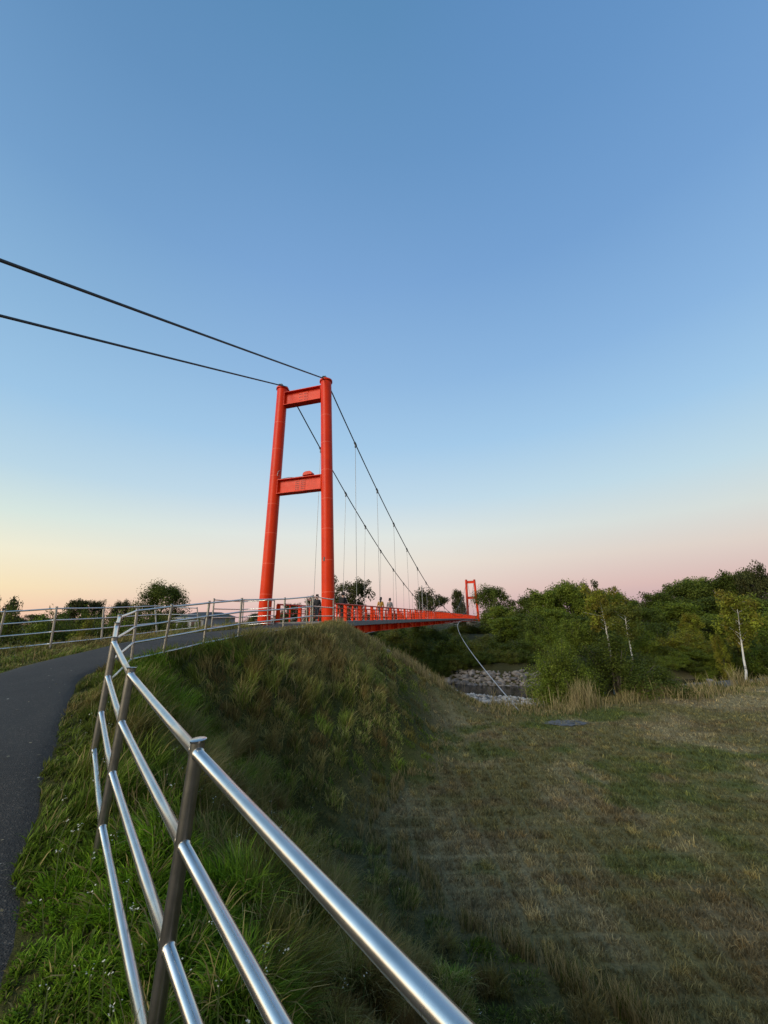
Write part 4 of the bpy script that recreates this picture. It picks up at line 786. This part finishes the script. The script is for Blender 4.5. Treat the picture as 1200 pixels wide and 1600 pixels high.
for v, du in ((-7.5, 12.6), (-9.8, 11.5), (-12.5, 13.5), (-15, 12), (-19, 12), (-21, 14), (-22.5, 10.8), (-24, 12.5)):
    p = toW(du - 3 + float(near_edge(v)), v); boulder(p[0], p[1], rb.uniform(.4, .8), 0, 'single boulder lying on the near gravel bar of the river', 'boulders on the gravel bar')
ico = bmesh.new(); bmesh.ops.create_icosphere(ico, subdivisions=1, radius=.5); iv = np.array([v.co[:] for v in ico.verts]); itr = np.array([[v.index for v in f.verts] for f in ico.faces]); ico.free()
npb = 12000; vv = RNG.uniform(-32, 0, npb); uu = RNG.uniform(1.0, 12.5, npb) + near_edge(vv)
PP = T0 + uu[:, None] * TD + vv[:, None] * TN; zz = terrain(PP); keep_ = vv > -12.5; vv, uu, PP, zz = vv[keep_], uu[keep_], PP[keep_], zz[keep_]; npb = len(vv)
ns = 1500; vs_ = RNG.uniform(-12.5, 2, ns); us_ = far_edge(vs_) + RNG.uniform(-.9, 1.2, ns); PS = T0 + us_[:, None] * TD + vs_[:, None] * TN
PP = np.concatenate([PP, PS]); zz = np.concatenate([zz, terrain(PS) + .04]); npb = len(PP); sz = .09 + .26 * RNG.random(npb) ** 2.2; sz[-ns:] = .18 + .32 * RNG.random(ns) ** 1.6
sc3 = sz[:, None] * RNG.uniform(.7, 1.3, (npb, 3)) * np.array([1, 1, .65]); an = RNG.random(npb) * 6.28
loc = iv[None] * (1 + .35 * (RNG.random((npb, len(iv), 1)) - .5)) * sc3[:, None]
X = loc[..., 0] * np.cos(an)[:, None] - loc[..., 1] * np.sin(an)[:, None]; Y = loc[..., 0] * np.sin(an)[:, None] + loc[..., 1] * np.cos(an)[:, None]
V = np.stack([X + PP[:, 0:1], Y + PP[:, 1:2], loc[..., 2] + zz[:, None] + .02], -1).reshape(-1, 3)
Tt = (itr[None] + (np.arange(npb) * len(iv))[:, None, None]).reshape(-1, 3)
cc = np.array([.30, .285, .265]) * (.55 + .9 * RNG.random((npb, 1))) * np.array([1, .99, .98]); cc[-ns:] *= np.array([.62, .56, .52]); cc = np.repeat(cc, len(iv), 0)
m, t, b = mat('river_gravel', rough=.9); a_ = t.nodes.new('ShaderNodeAttribute'); a_.attribute_name = 'tint'; t.links.new(a_.outputs['Color'], b.inputs['Base Color'])
tag(link('river_gravel', np_mesh('river_gravel', V, [], Tt, m, cc)), 'grey river stones on the near bar and between the boulders of the far bank', kind='stuff')
# grey gravel patch in the meadow by the wind cable anchor
cx, cy_ = 6.55, 15.75; k = 40; pa_ = np.array([(cx + math.cos(i / k * 6.2832) * .75 * (1 + .18 * math.sin(i * 1.7)), cy_ + math.sin(i / k * 6.2832) * .38 * (1 + .2 * math.cos(i * 2.3))) for i in range(k)])
rings = [pa_ * f + np.array([cx, cy_]) * (1 - f) for f in (1, .66, .33)]; pts = np.concatenate(rings + [np.array([[cx, cy_]])]); zv = terrain(pts) + .03
qd = [(r * k + i, r * k + (i + 1) % k, (r + 1) * k + (i + 1) % k, (r + 1) * k + i) for r in (0, 1) for i in range(k)]; tr_ = [(2 * k + i, 2 * k + (i + 1) % k, 3 * k) for i in range(k)]
tag(link('gravel_patch', np_mesh('gravel_patch', np.concatenate([pts, zv[:, None]], 1), qd, tr_, noisy('grey_gravel', [(.3, (.06, .06, .06)), (.7, (.12, .12, .118))], 14, .95, 0, .02), None, True)), kind='structure')

# ------------------------------------------------------------------ grass
def blades(name, P2, hgt, wid, lean_dir, lean, tint, z=None, label=None):
    n = len(P2); z = terrain(P2) if z is None else z
    base = np.concatenate([P2, z[:, None] - .01], 1)
    ld = np.stack([np.cos(lean_dir), np.sin(lean_dir), np.zeros(n)], 1)
    fa = RNG.random(n) * 6.2832; sd_ = np.stack([np.cos(fa), np.sin(fa), np.zeros(n)], 1)
    V = np.zeros((n, 7, 3)); k = 0
    for tt_, wf in ((0, 1), (.4, .92), (.75, .62)):
        hz_ = hgt * (tt_ - .38 * lean * tt_ ** 2.2); off = ld * (hgt * lean * tt_ ** 1.8)[:, None]
        c = base + off + np.array([0, 0, 1]) * hz_[:, None]
        V[:, k] = c - sd_ * (wid * wf / 2)[:, None]; V[:, k + 1] = c + sd_ * (wid * wf / 2)[:, None]; k += 2
    V[:, 6] = base + ld * (hgt * lean)[:, None] + np.array([0, 0, 1]) * (hgt * (1 - .42 * lean))[:, None]
    o7 = (np.arange(n) * 7)[:, None]
    q = np.concatenate([o7 + np.array([0, 1, 3, 2]), o7 + np.array([2, 3, 5, 4])]); t3 = o7 + np.array([4, 5, 6])
    g = np.array([.78, .78, .95, .95, 1.05, 1.05, 1.15])       # blades darker at the base, paler towards the tip
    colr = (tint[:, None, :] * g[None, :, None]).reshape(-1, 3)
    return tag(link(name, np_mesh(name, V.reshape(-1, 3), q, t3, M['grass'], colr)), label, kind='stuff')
NB = 1150000
az = RNG.uniform(rad(-62), rad(62), NB); lr = np.exp(RNG.uniform(math.log(.75), math.log(34), NB))
P2 = np.stack([np.sin(az) * lr, np.cos(az) * lr], 1)
def tufts(P, cs, salt):
    """jittered cell centres: offset from the tuft's middle (in cell units), two random numbers per tuft"""
    c = np.floor(P / cs); h = np.sin(c[:, 0] * 127.1 + c[:, 1] * 311.7 + salt) * 43758.5; h -= np.floor(h); g = np.sin(c[:, 0] * 269.5 + c[:, 1] * 183.3 + salt) * 24634.6; g -= np.floor(g)
    ctr = (c + .5 + .5 * np.stack([h - .5, g - .5], 1)) * cs
    return (P - ctr) / cs, h, g
o1, _, _ = tufts(P2, .13, 3.0)
P2 = P2 - o1 * .13 * (np.where(lr < 9, .42, 0) * RNG.random(NB))[:, None]
o3, _, _ = tufts(P2, .42, 9.0)
P2 = P2 - o3 * .42 * (np.where(lr < 18, .35, 0) * RNG.random(NB))[:, None]
r_ = np.hypot(P2[:, 0], P2[:, 1])
dB, _ = poly_dist(P2, BANKN); dP, _ = poly_dist(P2, PATHPOLY); uB, vB = bridge_uv(P2)
usB = uB - near_edge(vB)
edge_n = .26 * (fbm(P2[:, 0] * 2.6, P2[:, 1] * 2.6, 5) - .64)
keep = (dP > edge_n - .02) & (usB < .9 + .9 * RNG.random(NB)) & ~((dB < .3) & (uB > -.3)) & ~((uB > -.6) & (dB < .15))
inpatch = ((P2[:, 0] - cx) / .8) ** 2 + ((P2[:, 1] - cy_) / .42) ** 2 < 1; keep &= ~inpatch | (RNG.random(NB) < .6)
P2, r_, dB, dP, usB, uB, vB = [a[keep] for a in (P2, r_, dB, dP, usB, uB, vB)]
n = len(P2); X, Y = P2[:, 0], P2[:, 1]
foot = sstep(3.3, 4.9, dB + .7 * (fbm(X * .8, Y * .8) - .5)); bankz = sstep(-1.8, .2, usB)
lawn = (foot > .5) & (bankz < RNG.random(n)); straw = (foot > .3) & ~lawn; ridge = ~lawn & ~straw
rnd_ = RNG.random(n)
# --- lawn
i = np.where(lawn & (RNG.random(n) < .95))[0]
_, th, tg = tufts(P2[i], .16, 5.0); tl = turf_tint(X[i] + .15 * (th - .5), Y[i] + .15 * (tg - .5), rnd_[i]) * (.72 + .56 * th)[:, None]; k = (tg > .9)[:, None]; tl = np.where(k, tl * np.array([1.35, 1.25, 1.1]), tl)
hl_ = (.045 + .05 * RNG.random(len(i))) * (1 + .9 * (fbm(X[i] * 1.1 + 7, Y[i] * 1.1) - .45)); hl_ = hl_ * np.where(RNG.random(len(i)) < .006, 2.0, 1) * (.6 + .8 * tg)
blades('lawn_grass', P2[i], hl_, np.maximum(.0035, .0013 * r_[i]), RNG.random(len(i)) * 6.28, .3 + .6 * RNG.random(len(i)), tl, None, 'short patchy meadow grass, half dried to straw')
# --- embankment and verge
i = np.where(ridge)[0]; x, y = X[i], Y[i]
lush = fbm(x * 1.1 + 20, y * 1.1 + 4, 3); dry = fbm(x * .9 + 55, y * .9 + 14, 3); tuft = fbm(x * 3.1, y * 3.1 + 70, 3)
G1 = np.array([.140, .245, .016]); G2 = np.array([.096, .122, .018]); S1 = np.array([.270, .215, .085]); B1 = np.array([.140, .085, .030])
near_v = 1 - sstep(.3, 1.1, dB); nearcam = 1 - sstep(2.5, 7, r_[i])
k = np.clip(sstep(.40, .62, lush) * (.25 + .6 * near_v[i]) + .55 * near_v[i] * nearcam, 0, 1)[:, None]; tint = G2 * (1 - k) + G1 * k
crest = (1 - sstep(.6, 3.0, dB[i])) * sstep(8.5, 12, y); side = sstep(-3.5, -.6, uB[i]) * (vB[i] < 1) * .95
k = np.clip(np.maximum(sstep(.46, .62, dry) * .75, np.maximum(crest * .85, side * .7)), 0, 1) * (RNG.random(len(i)) < (.55 + .38 * crest)); k = k[:, None]
tint = tint * (1 - k) + S1 * k
kb = (sstep(.56, .68, tuft * .5 + fbm(x * .7 + 3, y * .7 + 41, 3) * .5) * .7)[:, None]; tint = tint * (1 - kb) + B1 * kb
tint = tint * ((.45 + 1.1 * rnd_[i]) * (.55 + .9 * fbm(x * 2.3 + 8, y * 2.3, 3)))[:, None]
o4, t1, t2 = tufts(P2[i], .42, 9.0); o5, t3, t4 = tufts(P2[i], .15, 21.0); rad4 = np.hypot(o4[:, 0], o4[:, 1]); outw = sstep(.25, 1.0, dB[i])
tint = tint * (.60 + .80 * t1 * outw + .40 * (1 - outw))[:, None] * (.75 + .5 * t3)[:, None]
kt = ((t2 > .80) & (dB[i] > .4))[:, None] * .65; tint = tint * (1 - kt) + (S1 * .8) * kt; kt = ((t2 < .13) & (dB[i] > .4))[:, None] * .7; tint = tint * (1 - kt) + B1 * .9 * kt
hg = (.12 + .20 * RNG.random(len(i))) * (1 + outw * ((.45 + 1.25 * t1) * (1.25 - 1.1 * np.clip(rad4, 0, .9)) - 1)) * (.55 + .95 * sstep(.3, .7, tuft)) * (1 + .45 * crest) * np.where(dB[i] < -.05, .85, 1.0)
hg *= .32 + .68 * sstep(-.05, .45, dP[i]); hg *= 1 - .62 * sstep(1.4, 3.4, dB[i]); hg *= 1 - .55 * sstep(5.8, 7.5, -x)
long_ = RNG.random(len(i)) < .035; hg = np.where(long_, hg * 1.55, hg)
tint = np.where(long_[:, None], S1 * (.6 + .7 * rnd_[i])[:, None], tint)
wd_ = np.maximum(.0034 + .0045 * RNG.random(len(i)) * (1 + .8 * near_v[i]), .00105 * r_[i])
flow = rad(-40) + 1.2 * (fbm(x * .8 + 13, y * .8 + 2, 3) - .5) * 6; ow = np.where(RNG.random(len(i)) < .6, 1, .0); ldx = np.cos(flow) * .6 + ow * (o4[:, 0] * 2.2 + o5[:, 0] * 1.2); ldy = np.sin(flow) * .6 + ow * (o4[:, 1] * 2.2 + o5[:, 1] * 1.2)
tint = tint * (1 + .35 * outw)[:, None]
hg = np.minimum(hg, np.where(y > 11.5, .34, .52)); hg *= 1 - .30 * (1 - sstep(2.2, 4.0, r_[i]))
ldir = np.arctan2(ldy, ldx) + RNG.normal(size=len(i)) * .6
blades('embankment_grass', P2[i], hg, wd_, ldir, np.clip(.45 + .35 * RNG.normal(size=len(i)) * .6 + .3 * lush, .1, 1.05), tint, None, 'long unmown grass on the path verge and embankment')
# --- straw along the river edge
i = np.where(straw)[0]; nn = len(i)
anc_clear = np.hypot(X[i] - 5.4, Y[i] - 17.2) < 1.7; hs_k = np.where(anc_clear, .35, 1.0)
ks = (RNG.random(nn) < .72)[:, None]; ts = np.where(ks, np.array([.29, .23, .105]), np.array([.08, .095, .018])) * (.6 + .8 * RNG.random((nn, 1)))
hs = hs_k * np.where(vB[i] > -7.4, .3, .8) * (.2 + .4 * RNG.random(nn)) * (.5 + fbm(X[i] * 1.2, Y[i] * 1.2)) * (.6 + .8 * sstep(.42, .6, fbm(X[i] * .5 + 5, Y[i] * .5, 2)))
blades('straw_grass', P2[i], hs, np.maximum(.004, .0011 * r_[i]), RNG.random(nn) * 6.28, .1 + .4 * RNG.random(nn), ts, None, 'tall dry straw coloured grass along the river edge')
# extra fringe of tall straw on the bank edge and the crest beside the tower
def extra(name, nn, usr, vr, hr, label):
    v_ = RNG.uniform(*vr, nn); u_ = RNG.normal(usr[0], usr[1], nn) + near_edge(v_); Q = T0 + u_[:, None] * TD + v_[:, None] * TN
    d_, _ = poly_dist(Q, BANKN); cl = fbm(Q[:, 0] * .9 + 3, Q[:, 1] * .9 + 8, 3); kk = (cl > .44) & (d_ > 2.2) & (RNG.random(nn) < np.where(v_ > -7.4, .02, np.where(v_ > -16, .75, 1))) & (np.hypot(Q[:, 0] - 5.4, Q[:, 1] - 17.2) > 1.8); Q = Q[kk]; cl = cl[kk]; nn = len(Q)
    ts = np.where(RNG.random((nn, 1)) < .8, np.array([.33, .26, .125]), np.array([.10, .105, .022])) * (.6 + .8 * RNG.random((nn, 1)))
    blades(name, Q, (hr[0] + (hr[1] - hr[0]) * RNG.random(nn)) * (.35 + 1.3 * sstep(.44, .62, cl)), np.full(nn, .016), RNG.random(nn) * 6.28, .08 + .35 * RNG.random(nn), ts, None, label)
extra('reed_grass', 15000, (-.1, .5), (-32, -1), (.35, .85), 'tall pale grass fringe where the meadow meets the river')
# crest stalks
nn = 9000; e = RNG.random(nn); a0 = np.array([-3.4, 11.2]); a1 = np.array(toW(1.0, -1.1)); Q = a0 + (a1 - a0) * e[:, None] + RNG.normal(size=(nn, 2)) * np.array([.75, .8]) + np.array([.8, -.1])
d_, _ = poly_dist(Q, BANKN); Q = Q[(d_ > .08) & (d_ < 2.0)]; nn = len(Q)
ts = np.where(RNG.random((nn, 1)) < .7, np.array([.27, .215, .095]), np.array([.09, .10, .02])) * (.6 + .8 * RNG.random((nn, 1)))
blades('crest_grass', Q, .14 + .30 * RNG.random(nn), np.full(nn, .012), RNG.random(nn) * 6.28, .1 + .4 * RNG.random(nn), ts, None, 'dry seeding grass on the crest in front of the tower')
nn = 3600; e = RNG.random(nn); a0 = np.array(toW(.3, -.5)); a1 = np.array([2.6, 19.0]); Q = a0 + (a1 - a0) * e[:, None] + RNG.normal(size=(nn, 2)) * .45; Q = Q[fbm(Q[:, 0] * 1.1, Q[:, 1] * 1.1, 3) > .43]; nn = len(Q)
blades('rim_grass', Q, .22 + .42 * RNG.random(nn), np.full(nn, .014), RNG.random(nn) * 6.28, .1 + .45 * RNG.random(nn), np.where(RNG.random((nn, 1)) < .8, np.array([.33, .26, .125]), np.array([.10, .11, .022])) * (.6 + .8 * RNG.random((nn, 1))), None, 'pale dry grass along the rim of the embankment above the river')
# broad leaved weeds and dead stems on the embankment
nc = 420; az = RNG.uniform(rad(-50), rad(10), nc); lr = np.exp(RNG.uniform(math.log(1.6), math.log(17), nc)); W0 = np.stack([np.sin(az) * lr, np.cos(az) * lr], 1)
dw, _ = poly_dist(W0, BANKN); dq, _ = poly_dist(W0, PATHPOLY); W0 = W0[(dw < 3.6) & (dq > .12) & (fbm(W0[:, 0] * .9 + 31, W0[:, 1] * .9, 3) > .46)]; nw = len(W0); per = 9
W = np.repeat(W0, per, 0) + RNG.normal(size=(nw * per, 2)) * .03; sz_w = np.repeat(.06 + .08 * RNG.random(nw), per) * (.6 + .6 * RNG.random(nw * per))
tw_ = np.array([[.085, .150, .020], [.12, .16, .03], [.07, .11, .025], [.16, .12, .04]])[np.repeat(RNG.integers(0, 4, nw), per)] * (.7 + .6 * RNG.random((nw * per, 1)))
blades('broadleaf_weeds', W, sz_w, sz_w * .26, RNG.random(nw * per) * 6.28, .55 + .5 * RNG.random(nw * per), tw_, None, 'broad leaved weeds growing among the embankment grass')
nd = 900; az = RNG.uniform(rad(-52), rad(8), nd); lr = np.exp(RNG.uniform(math.log(1.8), math.log(17), nd)); W = np.stack([np.sin(az) * lr, np.cos(az) * lr], 1)
dw, _ = poly_dist(W, BANKN); dq, _ = poly_dist(W, PATHPOLY); W = W[(dw < 3.4) & (dq > .2) & (fbm(W[:, 0] * .7 + 3, W[:, 1] * .7 + 50, 3) > .47)]; nd = len(W)
blades('dead_stems', W, .25 + .22 * RNG.random(nd), np.maximum(.004, .0011 * np.hypot(W[:, 0], W[:, 1])), RNG.random(nd) * 6.28, .05 + .25 * RNG.random(nd), np.array([.20, .13, .07]) * (.5 + .9 * RNG.random((nd, 1))), None, 'dry brown dead stems standing in the embankment grass')
# left verge beyond the reach of the sampled blades, and bridge side weeds are part of embankment_grass
# --- wild flowers (tiny white heads on thin stems)
nf = 620; az = RNG.uniform(rad(-55), rad(20), nf); lr = np.exp(RNG.uniform(math.log(1.6), math.log(17), nf)); F2 = np.stack([np.sin(az) * lr, np.cos(az) * lr], 1)
dB2, _ = poly_dist(F2, BANKN); dP2, _ = poly_dist(F2, PATHPOLY); kk = (dP2 > .03) & (dB2 < 3.4) & (fbm(F2[:, 0] * 1.1, F2[:, 1] * 1.1 + 9, 3) > .47); F2 = F2[kk]; zf = terrain(F2); nf = len(F2)
V = []; Q = []; cl = []
for (x, y), z0 in zip(F2, zf):
    h = random.uniform(.14, .34); lx, ly = random.uniform(-.06, .06), random.uniform(-.06, .06); b0 = len(V); s = .0022 + .0003 * math.hypot(x, y)
    V += [(x - s, y, z0), (x + s, y, z0), (x + lx + s, y + ly, z0 + h), (x + lx - s, y + ly, z0 + h)]; Q.append((b0, b0 + 1, b0 + 2, b0 + 3)); cl += [(.06, .08, .025)] * 4
    for _ in range(random.randint(3, 7)):
        px_, py_, pz_ = x + lx + random.gauss(0, .012), y + ly + random.gauss(0, .012), z0 + h + random.gauss(.004, .008); q_ = random.uniform(.003, .0065)
        a1_ = Vector((random.gauss(0, 1), random.gauss(0, 1), random.gauss(0, .5))).normalized() * q_; a2_ = a1_.cross(Vector((random.gauss(0, .4), random.gauss(0, .4), 1))).normalized() * q_; c_ = Vector((px_, py_, pz_)); b0 = len(V)
        V += [tuple(c_ - a1_), tuple(c_ - a2_), tuple(c_ + a1_), tuple(c_ + a2_)]; Q.append((b0, b0 + 1, b0 + 2, b0 + 3)); cl += [(.62, .60, .50)] * 4
tag(link('wild_flowers', np_mesh('wild_flowers', V, Q, [], M['leaf'], np.array(cl))), 'tiny white wild flowers scattered through the verge grass', kind='stuff')
# --- fallen leaves and grit on the path
V = []; Q = []; cl = []
for _ in range(170):
    s = random.random(); j = random.random() ** 1.6 * .5 if random.random() < .7 else random.random(); kx = 15 + int(s * 130); p = rr[kx] * (1 - j) + ll[kx] * j; p = p + np.array([random.uniform(-.1, .1), random.uniform(-.1, .1)])
    z0 = float(terrain(p[None])[0]) + .03 + .02 * math.sin(math.pi * j) + .006; q_ = random.uniform(.008, .022); an = random.uniform(0, 6.28); e1 = Vector((math.cos(an), math.sin(an), random.uniform(-.2, .2))) * q_; e2 = Vector((-math.sin(an), math.cos(an), random.uniform(0, .4))) * q_ * .55; c_ = Vector((p[0], p[1], z0 + .004)); b0 = len(V)
    V += [tuple(c_ - e1), tuple(c_ - e2), tuple(c_ + e1), tuple(c_ + e2)]; Q.append((b0, b0 + 1, b0 + 2, b0 + 3)); cl += [random.choice([(.30, .26, .17), (.24, .19, .10), (.38, .36, .30)])] * 4
tag(link('fallen_leaves', np_mesh('fallen_leaves', V, Q, [], M['leaf'], np.array(cl))), 'small dry leaves lying on the asphalt path', kind='stuff')

# ------------------------------------------------------------------ people on the bridge
def skin_mesh(name, verts, edges, radii, material, parent, root=0, sub=1):
    me = bpy.data.meshes.new(name); me.from_pydata([tuple(v) for v in verts], edges, []); o = link(name, me, parent)
    o.modifiers.new('skin', 'SKIN'); lay = me.skin_vertices[0].data
    for i, r in enumerate(radii): lay[i].radius = (r, r) if isinstance(r, float) else r; lay[i].use_root = (i == root)
    s = o.modifiers.new('smooth', 'SUBSURF'); s.levels = s.render_levels = sub; me.materials.append(material); o.modifiers['skin'].use_smooth_shade = True; return o
def cloth(name, c): return noisy(name, [(.3, tuple(x * .8 for x in c)), (.7, c)], 9, .85, 0, .01)
SKIN = mat('skin', (.42, .24, .17), .55)[0]; HAIR = cloth('dark_hair', (.02, .014, .010)); SHOE = cloth('shoe_fabric', (.04, .04, .042))
def person(u, v, facing, H, stride, coat, trousers, label, long_hair=False, pack=None, bent=0.35):
    k = H / 1.75
    root = empty('person', (0, 0, 0), 0, label, 'person'); p = toW(u, v)
    root.location = (p[0], p[1], TZ + dz(u) + .004); root.rotation_euler = (0, 0, math.atan2(TD[1], TD[0]) + facing - math.pi / 2); root.scale = (k, k, k)   # local +Y is forward
    V = []; E = []; Rr = []
    def add(pt, r, pr=None):
        V.append(Vector(pt)); Rr.append(r)
        if pr is not None: E.append((pr, len(V) - 1))
        return len(V) - 1
    pel = add((0, 0, .95), .125); sp = add((0, .01, 1.15), .115, pel); ch = add((0, .0, 1.34), .135, sp); nk = add((0, .0, 1.49), .056, ch); jaw = add((0, .02, 1.57), .070, nk); hd = add((0, .012, 1.65), .092, jaw); tp = add((0, 0, 1.715), .066, hd)
    nose = add((0, .105, 1.63), .014, hd); add((.088, .0, 1.63), .016, hd); add((-.088, .0, 1.63), .016, hd)
    J = {}
    for s in (-1, 1):
        sh = add((s * .185, 0, 1.40), .058, ch); sw = stride * s * .5
        el = add((s * .235, sw * .35 - .03, 1.13), .043, sh); wr = add((s * .24, sw * .8 + .08 * bent, .90), .029, el); pm = add((s * .238, sw * .86 + .10 * bent, .835), .032, wr)
        for f, ln in enumerate((.075, .085, .08, .062)):
            f0 = add((s * .238, sw * .86 + .10 * bent + .03 - f * .019, .785), .0095, pm); add((s * .228, sw * .9 + .11 * bent + .03 - f * .019, .785 - ln), .008, f0)
        th = add((s * .215, sw * .86 + .10 * bent + .045, .82), .011, pm); add((s * .205, sw * .86 + .10 * bent + .07, .785), .009, th)
        hp = add((s * .085, 0, .90), .092, pel); kn = add((s * .09, -stride * s * .45 + .035, .50), .058, hp); an = add((s * .09, -stride * s - .02, .085), .038, kn); add((s * .095, -stride * s + .14, .04), .036, an); J[s] = (sh, el, wr, hp, kn, an)
    skin_mesh('body', V, E, Rr, SKIN, root)
    g = lambda i: V[i]
    # jacket: torso and sleeves, a little larger than the body
    cv = [g(pel) + Vector((0, 0, -.06)), g(sp), g(ch), g(ch) + Vector((0, 0, .10))]; ce = [(0, 1), (1, 2), (2, 3)]; cr = [(.165, .135), (.155, .125), (.175, .14), .085]
    for s in (-1, 1):
        b0 = len(cv); cv += [g(J[s][0]), g(J[s][1]), g(J[s][2]) + Vector((0, 0, .02))]; ce += [(2, b0), (b0, b0 + 1), (b0 + 1, b0 + 2)]; cr += [.080, .060, .046]
    skin_mesh('jacket', cv, ce, cr, coat, root)
    cv = [g(pel) + Vector((0, 0, .02))]; ce = []; cr = [(.15, .13)]
    for s in (-1, 1):
        b0 = len(cv); cv += [g(J[s][3]), g(J[s][4]), g(J[s][5]) + Vector((0, 0, .03))]; ce += [(0, b0), (b0, b0 + 1), (b0 + 1, b0 + 2)]; cr += [.108, .075, .058]
    skin_mesh('trousers', cv, ce, cr, trousers, root)
    for s in (-1, 1):
        an = g(J[s][5]); skin_mesh('shoe', [an + Vector((0, -.03, -.035)), an + Vector((0, .05, -.045)), an + Vector((0, .17, -.055))], [(0, 1), (1, 2)], [.048, .050, .040], SHOE, root)
    hv = [Vector((0, .03, 1.725)), Vector((0, -.025, 1.70)), Vector((0, -.05, 1.62))]; hr = [.075, .098, .080]; he = [(0, 1), (1, 2)]
    if long_hair: hv += [Vector((0, -.075, 1.50)), Vector((0, -.095, 1.36))]; hr += [.075, .045]; he += [(2, 3), (3, 4)]
    skin_mesh('hair', hv, he, hr, HAIR, root, 1)
    if pack is not None:
        bp = MB().box((0, -.23, 1.22), (.34, .2, .46)).box((0, -.345, 1.14), (.26, .05, .24)); bp.tube([(-.12, -.12, 1.44), (-.13, .10, 1.40), (-.13, .13, 1.25), (-.12, -.12, 1.05)], .022, 8).tube([(.12, -.12, 1.44), (.13, .10, 1.40), (.13, .13, 1.25), (.12, -.12, 1.05)], .022, 8)
        o = bp.build('backpack', pack, None, False, .05); o.location = root.location; o.rotation_euler = root.rotation_euler; o.scale = root.scale
        tag(o, 'black backpack on the back of the person nearest the tower', 'backpack')
    return root
BLK = cloth('black_cloth', (.018, .018, .02)); YEL = cloth('yellow_cloth', (.36, .19, .02)); NAVY = cloth('dark_trousers', (.03, .034, .045)); GREY = cloth('pale_cloth', (.17, .165, .17))
person(4.5, 1.1, 0, 1.66, .16, BLK, BLK, 'person in black with a backpack standing behind the railing nearest the tower', False, BLK)
person(3.4, 2.3, math.pi, 1.50, .10, BLK, NAVY, 'person in dark clothes half hidden behind the right tower leg')
person(10.8, .6, 0, 1.62, .20, YEL, BLK, 'person with long dark hair in a yellow jacket walking on the bridge', True)
person(13.4, .6, 0, 1.66, .18, GREY, NAVY, 'person in a grey top and dark trousers walking ahead of the yellow jacket')
